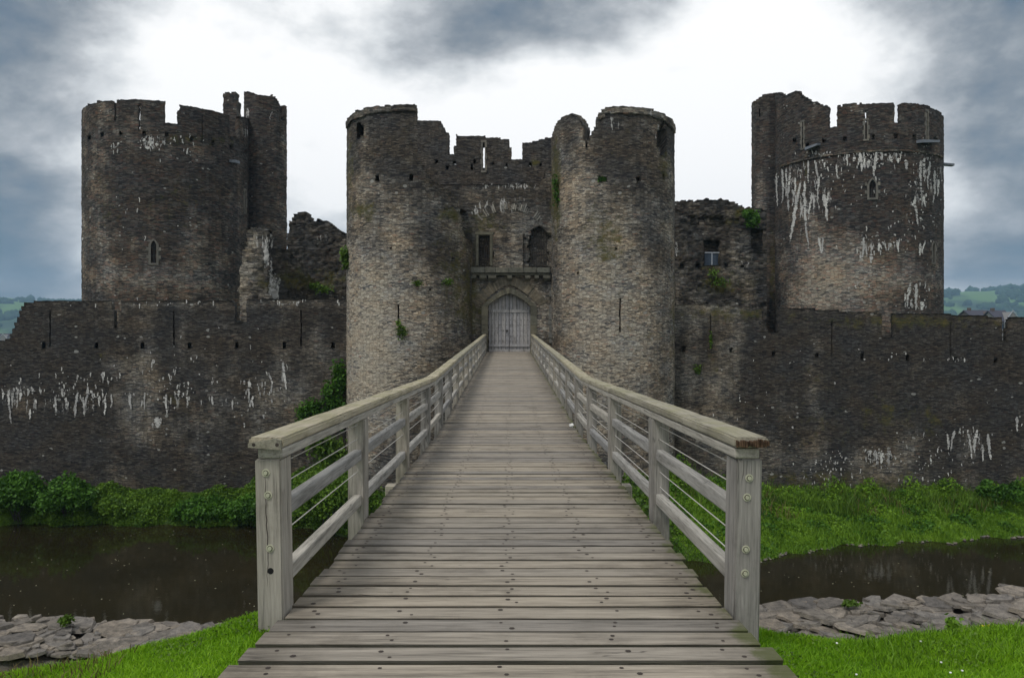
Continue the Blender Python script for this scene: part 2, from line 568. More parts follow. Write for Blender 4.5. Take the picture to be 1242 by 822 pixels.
def ground_mat(name, cols, scale=1.2):
    m, t, b, out = material(name)
    o = t.n('ShaderNodeTexCoord').outputs['Object']
    n = t.math('ADD', t.math('MULTIPLY', t.noise(o, scale, 6, 0.65), 0.6), t.math('MULTIPLY', t.noise(o, scale * 9, 4, 0.6), 0.4))
    t.put(b.inputs['Base Color'], t.ramp(n, [(0.3, cols[0]), (0.5, cols[1]), (0.7, cols[2])]))
    bump(t, b, n, 0.6, 0.06)
    return m


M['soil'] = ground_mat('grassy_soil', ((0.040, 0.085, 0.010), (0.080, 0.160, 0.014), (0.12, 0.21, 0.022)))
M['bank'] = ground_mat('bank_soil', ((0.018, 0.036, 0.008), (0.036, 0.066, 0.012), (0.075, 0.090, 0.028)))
M['field'] = ground_mat('valley_ground', ((0.03, 0.07, 0.015), (0.05, 0.10, 0.02), (0.08, 0.14, 0.03)), 0.02)
M['mud'] = ground_mat('wall_core_rubble', ((0.05, 0.045, 0.04), (0.10, 0.09, 0.08), (0.15, 0.13, 0.11)), 3)

# water
m, t, b, out = material('moat_water')
o = t.n('ShaderNodeTexCoord').outputs['Object']
n1 = t.noise(o, 0.25, 4, 0.6)
t.put(b.inputs['Base Color'], t.ramp(n1, [(0.3, (0.013, 0.0115, 0.005)), (0.7, (0.024, 0.020, 0.009))]))
b.inputs['Roughness'].default_value = 0.04
b.inputs['Specular IOR Level'].default_value = 0.5
b.inputs['IOR'].default_value = 1.33
rip = t.math('ADD', t.math('MULTIPLY', t.noise(t.vmath('MULTIPLY', o, (1.0, 1.8, 1)), 1.6, 4, 0.5), 0.7), t.math('MULTIPLY', t.noise(o, 7.0, 3, 0.5), 0.3))
bump(t, b, rip, 0.06, 0.05)
M['water'] = m

# far hills: woods with pasture
m, t, b, out = material('hill_pasture')
o = t.n('ShaderNodeTexCoord').outputs['Object']
n1 = t.noise(t.vmath('MULTIPLY', o, (1, 0.25, 2.2)), 0.0042, 3, 0.5)
t.put(b.inputs['Base Color'], t.ramp(n1, [(0.47, (0.022, 0.050, 0.014)), (0.54, (0.10, 0.19, 0.035))]))
M['hill'] = m
M['wood'] = flat_mat('far_woods', (0.020, 0.048, 0.014), 0.95, 0, 0.5, 0.05)
M['roof'] = flat_mat('slate_roof', (0.06, 0.06, 0.08), 0.8)
M['render'] = flat_mat('pale_render', (0.22, 0.215, 0.215), 0.9, 0, 0.1)
M['brickwall'] = flat_mat('brown_wall', (0.11, 0.09, 0.08), 0.9)


# ------------------------------------------------------------------ masonry shells
def path_line(x0, y0, x1, y1, ds):
    n = max(2, int(math.hypot(x1 - x0, y1 - y0) / ds) + 1)
    f = np.linspace(0, 1, n)
    P = np.stack([x0 + (x1 - x0) * f, y0 + (y1 - y0) * f], 1)
    d = np.array([x1 - x0, y1 - y0]); d = d / np.linalg.norm(d)
    N = np.tile([d[1], -d[0]], (n, 1))
    return P, N


def path_arc(cx, cy, rad, a0, a1, ds):
    n = max(3, int(abs(R(a1 - a0)) * rad / ds) + 1)
    a = np.radians(np.linspace(a0, a1, n))
    N = np.stack([np.sin(a), -np.cos(a)], 1)
    return np.array([cx, cy]) + N * rad, N


def path_poly(pts, ds):
    Ps, Ns = [], []
    k = len(pts)
    for i in range(k - 1):
        P, N = path_line(*pts[i], *pts[i + 1], ds)
        if i < k - 2: P, N = P[:-1], N[:-1]
        Ps.append(P); Ns.append(N)
    P = np.concatenate(Ps); N = np.concatenate(Ns)
    return P, N


def blobs(px, py, lst, base=0.0, hi=1.0):
    v = np.full(px.shape, base, float)
    for cx, cy, rx, ry, a in lst:
        v = v + a * np.exp(-((px - cx) / rx) ** 2 - ((py - cy) / ry) ** 2)
    return np.clip(v, 0, hi)


def wobble(x, period, amp, seed):
    g = np.random.default_rng(seed)
    k = g.uniform(-1, 1, 4096)
    u = x / period + 1000
    i = np.floor(u).astype(int)
    f = u - i
    return amp * (k[i % 4096] * (1 - f) + k[(i + 1) % 4096] * f)


def shell(name, path, z0, z1, dz, T, mat, parent=None, top=None, holes=(), rule=None, back_z=None, rag=1.2,
          lime=(), moss=(), tone=(), tone0=0.5, moss0=0.0, jit=0.009, seed=1, splits=(), left=None, right=None):
    """A masonry wall along a plan path, with a real thickness T: every cell of stone has a depth, so crenels, slits, put-log holes
    and broken edges are openings in it. top: list of (px, py); holes: (x0, x1, y0, y1, depth)."""
    P, N = path
    # finer columns at the sides of narrow openings
    Y0 = P[:, 1]
    front = (P * N).sum(1) < 0
    pxs = CX + F * P[:, 0] / np.maximum(P[:, 1], 1)
    s = np.concatenate([[0], np.cumsum(np.linalg.norm(np.diff(P, axis=0), axis=1))])
    extra = []
    for x in [v for h in holes for v in (h[0], h[1])] + list(splits):
        for i in range(len(P) - 1):
            if front[i] and (pxs[i] - x) * (pxs[i + 1] - x) < 0:
                extra.append(s[i] + (s[i + 1] - s[i]) * (x - pxs[i]) / (pxs[i + 1] - pxs[i]))
                break
    if extra:
        keep = np.ones(len(s), bool)
        for e in extra:
            keep &= np.abs(s - e) > 0.035
        keep[0] = keep[-1] = True
        s2 = np.sort(np.concatenate([s[keep], np.array(extra)]))
        s2 = s2[np.concatenate([[True], np.diff(s2) > 1e-3])]
        P = np.stack([np.interp(s2, s, P[:, k]) for k in (0, 1)], 1)
        N = np.stack([np.interp(s2, s, N[:, k]) for k in (0, 1)], 1)
        N /= np.linalg.norm(N, axis=1)[:, None]
        s = s2
    ns = len(s) - 1
    nz = int(round((z1 - z0) / dz))
    z = np.linspace(z0, z1, nz + 1)
    sc, zc = (s[1:] + s[:-1]) / 2, (z[1:] + z[:-1]) / 2
    Pc, Nc = (P[1:] + P[:-1]) / 2, (N[1:] + N[:-1]) / 2
    fr = (Pc * Nc).sum(1) < 0
    Z = np.tile(zc, (ns, 1))
    px, py = PXY(Pc[:, :1] + 0 * Z, Pc[:, 1:] + 0 * Z, Z)
    D = np.zeros((ns, nz))
    if top is not None:
        tx, ty = np.array(top, float).T
        tt = np.interp(px[:, 0], tx, ty) + wobble(px[:, 0], 3.0, rag, seed)
        D[(py < tt[:, None]) & fr[:, None]] = T
    if left is not None:                       # ragged side, x as a function of y
        ly, lx = np.array(left, float).T
        D[(px < np.interp(py, ly, lx) + wobble(py, 4.0, rag * 1.3, seed + 5)) & fr[:, None]] = T
    if right is not None:
        ly, lx = np.array(right, float).T
        D[(px > np.interp(py, ly, lx) + wobble(py, 4.0, rag * 1.3, seed + 6)) & fr[:, None]] = T
    for x0, x1, y0, y1, d in holes:
        D[(px > x0) & (px < x1) & (py > y0) & (py < y1) & fr[:, None]] = T if d >= 5 else min(d, T - 0.06)
    if rule is not None:
        D = rule(D, px, py, fr, T)
    if back_z is not None:
        D[(Z > back_z) & ~fr[:, None]] = T
    # faces: (i, j, depth) corners
    g = np.random.default_rng(seed)
    keys, faces = [], []

    def quad(a):
        faces.append(np.stack(a, -1).reshape(-1, 4))
    DQ = 1000
    def key(i, j, d):
        return (i.astype(np.int64) * 4000 + j) * 20000 + np.round(d * DQ).astype(np.int64)
    I, J = np.meshgrid(np.arange(ns), np.arange(nz), indexing='ij')
    sol = D < T - 1e-6
    i, j, d = I[sol], J[sol], D[sol]
    quad([key(i, j, d), key(i + 1, j, d), key(i + 1, j + 1, d), key(i, j + 1, d)])
    tt_ = np.full(d.shape, T)
    quad([key(i, j, tt_), key(i, j + 1, tt_), key(i + 1, j + 1, tt_), key(i + 1, j, tt_)])
    Dp = np.full((ns + 2, nz + 2), T)
    Dp[1:-1, 1:-1] = D
    # between columns
    a, c = Dp[:-1, 1:-1], Dp[1:, 1:-1]
    I2, J2 = np.meshgrid(np.arange(ns + 1), np.arange(nz), indexing='ij')
    dif = np.abs(a - c) > 1e-6
    lo, hi = np.minimum(a, c)[dif], np.maximum(a, c)[dif]
    i, j = I2[dif], J2[dif]
    quad([key(i, j, lo), key(i, j + 1, lo), key(i, j + 1, hi), key(i, j, hi)])
    a, c = Dp[1:-1, :-1], Dp[1:-1, 1:]
    I2, J2 = np.meshgrid(np.arange(ns), np.arange(nz + 1), indexing='ij')
    dif = np.abs(a - c) > 1e-6
    lo, hi = np.minimum(a, c)[dif], np.maximum(a, c)[dif]
    i, j = I2[dif], J2[dif]
    quad([key(i, j, lo), key(i, j, hi), key(i + 1, j, hi), key(i + 1, j, lo)])
    Fk = np.concatenate(faces)
    uk, inv = np.unique(Fk.ravel(), return_inverse=True)
    Fi = inv.reshape(-1, 4)
    dd = (uk % 20000) / DQ
    jj = (uk // 20000) % 4000
    ii = uk // (20000 * 4000)
    # jitter of every (column, level) corner, shared through the depth
    JN = g.normal(0, jit, (ns + 2, nz + 2))
    JS = g.uniform(-1, 1, (ns + 2, nz + 2)) * 0.25
    JZ = g.uniform(-1, 1, (ns + 2, nz + 2)) * dz * 0.22
    sten = np.gradient(s)
    tang = np.stack([-N[:, 1], N[:, 0]], 1)
    nn, tg = N[ii], tang[ii]
    big = np.sin(s[ii] * 0.9 + seed) * 0.012 + np.sin(z[jj] * 1.3 + seed * 2) * 0.008
    off = -dd + JN[ii, jj] + big
    V = np.zeros((len(uk), 3))
    V[:, :2] = P[ii] + nn * off[:, None] + tg * (JS[ii, jj] * sten[ii])[:, None]
    V[:, 2] = z[jj] + JZ[ii, jj]
    uv = np.stack([s[ii] + dd * 0.7, z[jj] + dd * 0.9], 1)
    vx, vy = PXY(P[ii, 0], P[ii, 1], z[jj])
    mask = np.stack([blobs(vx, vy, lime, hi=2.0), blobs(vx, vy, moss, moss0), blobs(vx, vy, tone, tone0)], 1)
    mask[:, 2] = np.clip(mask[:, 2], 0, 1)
    me = np_mesh(name, V, Fi, uv=uv, mask=mask)
    return link(name, me, mat, parent)


def cyl_hit(cx, cy, rad, px):
    """the near point of a round tower seen at column px: (x, y), outward normal"""
    d = Vector(((px - CX) / F, 1.0)).normalized()
    c = Vector((cx, cy))
    bq = d.dot(c)
    disc = max(bq * bq - (c.length_squared - rad * rad), 0.0)
    p = d * (bq - math.sqrt(disc))
    n = (p - c).normalized()
    return p, n


def frame_at(p, n):
    """functions that place (across, up, out) at a wall point"""
    tx = Vector((-n.y, n.x, 0))
    if tx.x < 0: tx = -tx
    nv = Vector((n.x, n.y, 0))
    base = Vector((p.x, p.y, 0))
    return lambda a, z, o=0.0: base + tx * a + nv * o + Vector((0, 0, z)), nv


def lancet_pts(fr, w_, z0, z1, rise, o, grow=0.0, n=6):
    """outline of a pointed opening of half width w_ from z0 to z1"""
    pts = [fr(-w_ - grow, z0 - grow, o), fr(w_ + grow, z0 - grow, o)]
    for i in range(n + 1):
        f = i / n
        x = (w_ + grow) * (1 - f)
        pts.append(fr(x, z1 - rise + (rise + grow) * (1 - (1 - f) ** 1.7), o))
    for i in range(1, n + 1):
        f = i / n
        x = -(w_ + grow) * f
        pts.append(fr(x, z1 - rise + (rise + grow) * (1 - f ** 1.7), o))
    return pts


def lancet_window(parent, p, n, py0, py1, wpx, grow=0.22, mullion=True, name='window'):
    """dressed stone surround with an iron grille, set in the hole cut in the wall"""
    sc_ = p.y / F
    fr, nv = frame_at(p, n)
    z0, z1 = (HY - py1) * sc_, (HY - py0) * sc_
    hw = wpx * sc_ / 2
    mb = MB()
    mb.ring(lancet_pts(fr, hw, z0, z1, hw * 1.6, 0.07, grow), lancet_pts(fr, hw, z0, z1, hw * 1.6, 0.07), nv * -0.4)
    # toothed quoins up the sides
    zq = z0
    k = 0
    while zq < z1 - hw * 1.6:
        ext = 0.16 if k % 2 else 0.02
        for sgn in (-1, 1):
            a0, a1 = sorted((sgn * (hw + grow), sgn * (hw + grow + ext)))
            mb.prism([fr(a0, zq, 0.06), fr(a1, zq, 0.06), fr(a1, zq + 0.26, 0.06), fr(a0, zq + 0.26, 0.06)], nv * -0.3)
        zq += 0.30
        k += 1
    o = mb.build(name, M['dressed'], parent)
    g = MB()
    if mullion:
        g.tube(fr(0, z0, -0.18), fr(0, z1 - 0.05, -0.18), 0.035, 6)
        zz = z0 + 0.3
        while zz < z1 - hw:
            g.tube(fr(-hw, zz, -0.2), fr(hw, zz, -0.2), 0.022, 6)
            zz += 0.36
        for sg in (-1, 1):
            g.tube(fr(sg * hw * 0.5, z0, -0.2), fr(sg * hw * 0.5, z1 - hw * 0.9, -0.2), 0.016, 6)
        g.build('grille', M['iron'], o)
    return o


def slit_surround(parent, p, n, py0, py1, hpx, wide=0.26):
    """ladder of dressed blocks either side of an arrow loop"""
    sc_ = p.y / F
    fr, nv = frame_at(p, n)
    z0, z1 = (HY - py1) * sc_, (HY - py0) * sc_
    hw = hpx * sc_ / 2
    mb = MB()
    z = z0
    k = 0
    while z < z1:
        h = min(0.34, z1 - z)
        for sg in (-1, 1):
            wd = wide * (1.35 if (k + (sg > 0)) % 2 else 0.75)
            a0, a1 = sorted((sg * hw, sg * (hw + wd)))
            mb.prism([fr(a0, z + 0.01, 0.05), fr(a1, z + 0.01, 0.05), fr(a1, z + h - 0.01, 0.05), fr(a0, z + h - 0.01, 0.05)], nv * -0.3)
        z += h
        k += 1
    for za, zb_ in ((z0 - 0.12, z0), (z1, z1 + 0.12)):
        mb.prism([fr(-hw - wide, za, 0.055), fr(hw + wide, za, 0.055), fr(hw + wide, zb_, 0.055), fr(-hw - wide, zb_, 0.055)], nv * -0.3)
    return mb.build('loop_surround', M['dressed'], parent)


# ------------------------------------------------------------------ gatehouse
YG = 43.0
GH = empty('gatehouse', (0, YG, -10.3), 'ruined twin-towered stone gatehouse with the arched plank door at the end of the bridge', 'gatehouse')

LT = (-5.45, 43.2, 3.45)
RT = (5.72, 43.2, 3.38)
g_tone = [(470, 120, 90, 60, -0.12), (750, 120, 90, 60, -0.14), (455, 400, 60, 130, 0.60), (440, 470, 40, 50, 0.2), (740, 420, 70, 140, 0.50), (720, 300, 40, 60, 0.15), (690, 230, 25, 60, 0.25),
          (450, 160, 60, 60, -0.10), (780, 200, 50, 50, -0.15), (540, 320, 35, 50, -0.1), (585, 190, 80, 40, -0.40), (620, 375, 40, 45, 0.2),
          (540, 400, 25, 90, 0.1)]
g_moss = [(555, 330, 30, 60, 0.36), (735, 290, 26, 40, 0.42), (545, 260, 14, 10, 0.5), (442, 255, 14, 14, 0.55), (674, 230, 6, 60, 0.7),
          (575, 380, 20, 40, 0.3), (806, 200, 8, 20, 0.45), (818, 400, 5, 90, 0.35), (425, 200, 5, 60, 0.4), (780, 390, 30, 60, 0.1), (590, 270, 20, 15, 0.35)]
g_lime = [(575, 252, 22, 12, 0.30), (622, 248, 26, 14, 0.34), (610, 226, 46, 3.5, 0.5), (800, 160, 10, 30, 0.3), (745, 150, 30, 14, 0.2), (735, 180, 10, 60, 0.12)]

gl_top = [(400, 160), (418, 152), (421, 146), (424, 141), (432, 136), (445, 132), (460, 129.5), (503, 128), (505.5, 133), (506.5, 188), (512, 200), (520, 214),
          (530, 222), (545, 232), (556, 240), (560, 262), (563, 285), (570, 292), (580, 300)]
shell('tower', path_arc(*LT, -178, 178, 0.115), -10.3, 12.6, 0.1, 0.75, M['gate'], GH, gl_top,
      holes=[(432.5, 437.5, 149, 167, 0.5), (437.5, 441, 153, 165, 0.25), (455.5, 460, 214, 219, 0.6), (496.5, 501, 212, 218, 0.6), (482, 484.2, 369, 393, 0.8),
             (473, 475, 300, 302, .3), (520, 523, 350, 352, .3), (548, 551, 312, 315, .3)],
      back_z=6.7, lime=g_lime, moss=g_moss, tone=g_tone, tone0=0.34, moss0=0.07, seed=11, jit=0.012)
gr_top = [(640, 190), (666, 178), (669, 166), (672, 155), (677, 147), (685, 141), (692, 138.5), (699, 141), (706, 149), (708, 152), (709.5, 180), (712, 180),
          (713, 170), (721, 156), (725, 140), (735, 131), (760, 130), (790, 133), (805, 138.5), (815, 146), (818.5, 153), (840, 170)]
shell('tower', path_arc(*RT, -178, 178, 0.115), -10.3, 12.6, 0.1, 0.75, M['gate'], GH, gr_top,
      holes=[(797, 801, 158, 178, 0.3), (801, 806, 150, 188, 0.7), (806, 808.5, 156, 190, 0.45), (726, 736, 214, 220.5, 0.6), (771.5, 777.5, 216, 221, 0.7), (803.5, 806.5, 212, 216, 0.4),
             (751, 753.2, 363, 403, 0.8), (746, 749, 300, 302, .3), (700, 702, 330, 332, .3), (814, 815.5, 300, 330, .4)],
      back_z=9.0, lime=g_lime, moss=g_moss, tone=g_tone, tone0=0.34, moss0=0.09, seed=12)


def coping(parent, cyl, px0, px1, topc, hpx, seed):
    cx, cy, rad = cyl
    a0 = math.degrees(math.atan2(cyl_hit(cx, cy, rad, px0)[1].x, -cyl_hit(cx, cy, rad, px0)[1].y))
    a1 = math.degrees(math.atan2(cyl_hit(cx, cy, rad, px1)[1].x, -cyl_hit(cx, cy, rad, px1)[1].y))

    def rule(D, px, py, fr, T):
        tx, ty = np.array(topc, float).T
        t_ = np.interp(px, tx, ty)
        D[(py > t_ + hpx)] = T
        return D
    return shell('coping', path_arc(cx, cy, rad + 0.07, a0, a1, 0.16), 10.2, 12.7, 0.09, 0.55, M['gate'], parent, [(x, y - 1.0) for x, y in topc], rule=rule,
                 tone0=0.45 if px0 > 600 else 0.28, moss0=0.12, lime=[(770, 138, 60, 10, 0.25)], rag=0.8, seed=seed)


coping(GH, LT, 421, 505, gl_top, 7.5, 21)
coping(GH, RT, 726, 817.5, gr_top, 8.0, 22)

# recessed front between the towers, with the gate arch cut through it
AW, AC = 25.7, 617.6
def arch_rule(D, px, py, fr, T):
    u = np.abs(px - AC) / AW
    D[(u < 1) & (py > 356 + 15 * u ** 1.5) & (py < 428)] = T
    # broken upper window on the right, ragged
    u = (px - 653.5) / 12.0
    wv = wobble(py, 3, 3.0, 77)
    op = (np.abs(px - 653.5 + wv) < 11.5) & (py > 275 + 9 * np.abs(u) ** 1.6) & (py < 324)
    D[op] = np.maximum(D[op], 0.45)
    # torn facing beside it
    op = (px > 634) & (px < 668) & (py > 285 + wobble(px, 5, 6, 78)) & (py < 326)
    D[op] = np.maximum(D[op], 0.16)
    # relieving arch picked out in thin stones: shallow step above it
    return D


front_top = [(520, 224), (560, 224), (575, 223), (600, 224), (640, 223), (652, 226), (660, 214), (668, 200), (700, 200)]
shell('front_wall', path_line(-4.0, YG, 3.9, YG, 0.11), -10.3, 9.6, 0.1, 1.5, M['gate'], GH, front_top, rule=arch_rule,
      holes=[(580.5, 594, 285, 322.5, 0.55), (596, 599, 306, 311, 0.3)],
      lime=g_lime, moss=g_moss, tone=g_tone, tone0=0.34, moss0=0.09, seed=13)
# set-back parapet with merlons
par_top = [(480, 146), (533, 146), (542.5, 162), (543, 187), (551.5, 187), (552, 163.5), (585, 165), (619, 170), (619.4, 194), (633, 194), (633.4, 173), (650, 171), (670, 166), (700, 166)]
shell('parapet', path_line(-7.0, 46.3, 6.0, 46.3, 0.11), 3.0, 13.0, 0.1, 0.9, M['gate'], GH, par_top,
      holes=[(585.4, 588, 176, 203, 5), (527.5, 531, 193, 197, .5), (549, 553, 195, 199, 5), (574, 577, 194, 198, 0.5), (571, 573.5, 200, 205, 0.4), (596, 599, 197, 200, .5), (613, 616, 198, 201, .5),
             (641, 645, 197, 201, 5), (654, 657, 198, 201, .5), (541, 544, 201, 205, 0.5)],
      lime=g_lime, moss=[(650, 197, 8, 5, 0.6)], tone=g_tone, tone0=0.20, rag=0.5, seed=14)
fr_p, nv_p = frame_at(Vector(((586.7 - CX) / F * 46.3, 46.3)), Vector((0, -1)))
slit_surround(GH, Vector(((586.7 - CX) / F * 46.3, 46.3)), Vector((0, -1)), 173, 207, 2.6, 0.10)

# roof of the gate passage and the tower tops
mb = MB()
mb.box((-4, 44.5, -3.0), (4, 46.2, 7.6))
mb.build('gate_passage', M['mud'], GH)
for cyl in (LT, RT):
    mb = MB()
    bmesh.ops.create_circle(mb.bm, cap_ends=True, radius=cyl[2] - 0.3, segments=40, matrix=Matrix.Translation((cyl[0], cyl[1], 6.5 if cyl is LT else 7.9)))
    mb.build('roof', M['mud'], GH)

# arch surround of dressed stone
def arch_z(x, w_, spring, rise):
    return spring + rise * (1 - min(1, abs(x) / w_) ** 1.5)


xa = (AC - CX) / F * YG
hw = AW / F * YG
spring = (HY - 371) / F * YG
rise = 15 / F * YG
zbot = (HY - 428) / F * YG
mb = MB()
N_ = 18
inn, outr = [], []
inn.append(Vector((xa - hw, YG, zbot))); outr.append(Vector((xa - hw - 0.36, YG, zbot)))
for i in range(N_ + 1):
    f = -1 + 2 * i / N_
    inn.append(Vector((xa + hw * f, YG, arch_z(f, 1, spring, rise))))
    outr.append(Vector((xa + (hw + 0.36) * f, YG, arch_z(f, 1, spring - 0.02, rise + 0.34))))
inn.append(Vector((xa + hw, YG, zbot))); outr.append(Vector((xa + hw + 0.36, YG, zbot)))
for k in range(len(inn) - 1):          # separate voussoirs with open joints
    a, b_, c, d = inn[k], inn[k + 1], outr[k + 1], outr[k]
    cuts = [0.0, 1.0] if 0 < k < len(inn) - 2 else [i / 5 for i in range(6)]
    for q in range(len(cuts) - 1):
        f0, f1 = cuts[q], cuts[q + 1]
        e = 0.012
        p1, p2, p3, p4 = a.lerp(b_, f0), a.lerp(b_, f1), d.lerp(c, f1), d.lerp(c, f0)
        mid = (p1 + p2 + p3 + p4) / 4
        pts = [p + (mid - p).normalized() * e for p in (p1, p2, p3, p4)]
        off = random.uniform(0.05, 0.075)
        mb.prism([p + Vector((0, -off, 0)) for p in pts], (0, 0.42 + off, 0))
mb.build('arch_surround', M['arch'], GH)

# rough relieving arch of thin stones above
mb = MB()
for i in range(46):
    f = -1 + 2 * (i + 0.5) / 46
    x = xa + (hw + 0.44) * f
    z = arch_z(f, 1, spring + 0.0, rise + 0.46)
    ang = math.radians(-62 * f) + random.uniform(-0.08, 0.08)
    L = random.uniform(0.42, 0.62)
    w_ = random.uniform(0.035, 0.05)
    d = Vector((math.sin(-ang), 0, math.cos(ang))) if False else Vector((math.sin(R(62 * f)), 0, math.cos(R(62 * f))))
    tng = Vector((d.z, 0, -d.x))
    p0 = Vector((x, YG, z)) + d * 0.02
    off = random.uniform(0.03, 0.06)
    mb.prism([p0 - tng * w_ + Vector((0, -off, 0)), p0 + tng * w_ + Vector((0, -off, 0)), p0 + d * L + tng * w_ * 1.15 + Vector((0, -off, 0)), p0 + d * L - tng * w_ * 1.15 + Vector((0, -off, 0))], (0, 0.25, 0))
M['voussoir'] = plain_stone('thin_voussoir', (0.080, 0.070, 0.054), (0.235, 0.208, 0.160), 5)
mb.build('relieving_arch', M['voussoir'], GH)
# the white-flecked arch high on the wall
mb = MB()
for i in range(34):
    f = -1 + 2 * (i + 0.5) / 34
    if random.random() < 0.36: continue
    c0 = at(618 + 34 * f, 262 - 14 * (1 - f * f) + 6, YG)
    d = Vector((math.sin(R(40 * f)), 0, math.cos(R(40 * f))))
    tng = Vector((d.z, 0, -d.x))
    L = random.uniform(0.25, 0.5); w_ = random.uniform(0.025, 0.04)
    off = Vector((0, -random.uniform(0.035, 0.05), 0))
    mb.prism([c0 - tng * w_ + off, c0 + tng * w_ + off, c0 + d * L + tng * w_ + off, c0 + d * L - tng * w_ + off], (0, 0.25, 0))
M['flecked'] = plain_stone('lichened_voussoir', (0.09, 0.085, 0.075), (0.40, 0.39, 0.36), 7)
mb.build('upper_relieving_arch', M['flecked'], GH)['kind'] = 'stuff'

# cornice and its corbels
cor = MB()
x0, x1 = (571 - CX) / F * 42.7, (667 - CX) / F * 42.7
zt, zb = (HY - 324) / F * 42.6, (HY - 333.5) / F * 42.6
x = x0
while x < x1 - 0.05:
    L = min(random.uniform(0.55, 0.95), x1 - x)
    j = random.uniform(-0.015, 0.015)
    cor.box((x + 0.006, YG - 0.42 + j, zb + 0.12), (x + L - 0.006, YG + 0.3, zt + random.uniform(-0.03, 0.01)), 0.02)
    x += L
cor.box((x0 + 0.05, YG - 0.26, zb), (x1 - 0.05, YG + 0.2, zb + 0.118), 0.015)
cornice = cor.build('cornice', M['cornice'], GH)
for px in (573, 586, 597, 618, 640, 651, 663):
    c = MB()
    X = (px - CX) / F * 42.8
    hwc = random.uniform(0.11, 0.22)
    c.prism([Vector((X - hwc, YG - 0.36, zb - 0.004)), Vector((X - hwc, YG - 0.34, zb - 0.16)), Vector((X - hwc, YG - 0.12, zb - 0.3)), Vector((X - hwc, YG + 0.2, zb - 0.3)), Vector((X - hwc, YG + 0.2, zb - 0.004))], (2 * hwc, 0, 0))
    c.build('corbel', M['cornice'], cornice)

# quoins beside the gate
for nm, px0, sgn, ys in (('jamb_quoins', 669.5, 1, [(370, 379), (379.5, 388), (388.5, 394), (394.5, 402), (402.5, 410), (410.5, 416), (345, 351), (352, 360)]),
                         ('jamb_quoins', 566.5, -1, [(362, 372), (373, 381), (382, 390), (391, 400), (401, 409), (410, 420), (334, 341)])):
    for k, (ya, yb) in enumerate(ys):
        mb = MB()
        wq = random.uniform(3.2, 5.4)
        a = at(px0 - wq, yb, YG - 0.0)
        c = at(px0 + wq, ya, YG - 0.0)
        mb.box((a.x, YG - 0.07 - random.uniform(0, 0.03) , a.z), (c.x, YG + 0.3, c.z), 0.02)
        mb.build('jamb_quoin', M['dressed'] if sgn > 0 else M['arch'], GH)

# the two door leaves of vertical boards
YD = YG + 0.45
zfloor = -1.21 * YD / 42.5
for sg, nm in ((-1, 'door_leaf'), (1, 'door_leaf')):
    mb = MB()
    nb = 6
    for i in range(nb):
        f0, f1 = i / nb, (i + 1) / nb
        xa0, xa1 = sg * (0.012 + (hw + 0.02) * f0) , sg * ((hw + 0.02) * f1)
        lo_, hi_ = sorted((xa0, xa1))
        lo_ += 0.004; hi_ -= 0.004
        zl, zh = arch_z(lo_, hw, spring, rise) + 0.03, arch_z(hi_, hw, spring, rise) + 0.03
        jy = random.uniform(-0.012, 0.012)
        mb.prism([Vector((xa + lo_, YD + jy, zfloor)), Vector((xa + hi_, YD + jy, zfloor)), Vector((xa + hi_, YD + jy, zh)), Vector((xa + lo_, YD + jy, zl))], (0, 0.07, 0))
    for (ya, yb, pr) in ((375.5, 379, 0.05), (417.5, 420.5, 0.06), (424, 427.5, 0.045)):
        z0_, z1_ = (HY - yb) / F * YD, (HY - ya) / F * YD
        lo_, hi_ = sorted((sg * 0.02, sg * (hw - 0.01)))
        mb.box((xa + lo_, YD - pr, z0_), (xa + hi_, YD - 0.012, z1_), 0.008)
    mb.mi = 1
    st = mb
    for i in range(nb):
        xx = xa + sg * (hw + 0.02) * (i + 0.5) / nb
        for ya in (382, 388, 394, 401, 407, 413, 419):
            zz = (HY - ya) / F * YD
            st.tube((xx - 0.04, YD - 0.015, zz), (xx - 0.04, YD - 0.03, zz), 0.017, 6)
    leaf = mb.build(nm, [M['door'], M['iron']], GH)
    if sg < 0:
        h_ = MB()
        zz = (HY - 401) / F * YD
        h_.tube((xa - 0.13, YD - 0.03, zz), (xa - 0.13, YD - 0.10, zz), 0.035, 8)
        h_.box((xa - 0.19, YD - 0.05, zz - 0.05), (xa - 0.07, YD - 0.02, zz + 0.05), 0.01)
        h_.tube((xa - 0.13, YD - 0.09, zz - 0.02), (xa - 0.13, YD - 0.10, zz - 0.14), 0.018, 8)
        h_.build('handle', M['iron'], leaf)
# stone sill, passage behind
mb = MB()
mb.box((xa - hw, YG - 0.05, zbot - 0.4), (xa + hw, YG + 1.2, zfloor - 0.01), 0.01)
mb.build('threshold', M['dressed'], GH)

# upper windows: iron bars and a dressed frame
def bars(px0, px1, py0, py1, Y, n, nm='window_grille', cross=2):
    g = MB()
    for i in range(n):
        px = px0 + (px1 - px0) * (i + 0.5) / n
        a, c = at(px, py1, Y), at(px, py0, Y)
        g.tube(a, c, 0.022, 6)
    for i in range(cross):
        py = py0 + (py1 - py0) * (i + 1) / (cross + 1)
        a, c = at(px0, py, Y), at(px1, py, Y)
        g.tube(a + Vector((0, 0.03, 0)), c + Vector((0, 0.03, 0)), 0.02, 6)
    return g.build(nm, M['iron'], GH)


bars(580.5, 594, 285, 322.5, YG + 0.22, 5)
bars(643, 664, 278, 324, YG + 0.25, 7)
mb = MB()
a, c = at(580.5, 322.5, YG), at(594, 285, YG)
mb.box((a.x - 0.16, YG - 0.04, a.z), (a.x - 0.004, YG + 0.35, c.z), 0.015)
mb.box((c.x + 0.004, YG - 0.04, a.z), (c.x + 0.16, YG + 0.35, c.z), 0.015)
mb.box((a.x - 0.2, YG - 0.05, c.z + 0.004), (c.x + 0.2, YG + 0.35, c.z + 0.16), 0.015)
mb.build('window_frame', M['arch'], GH)

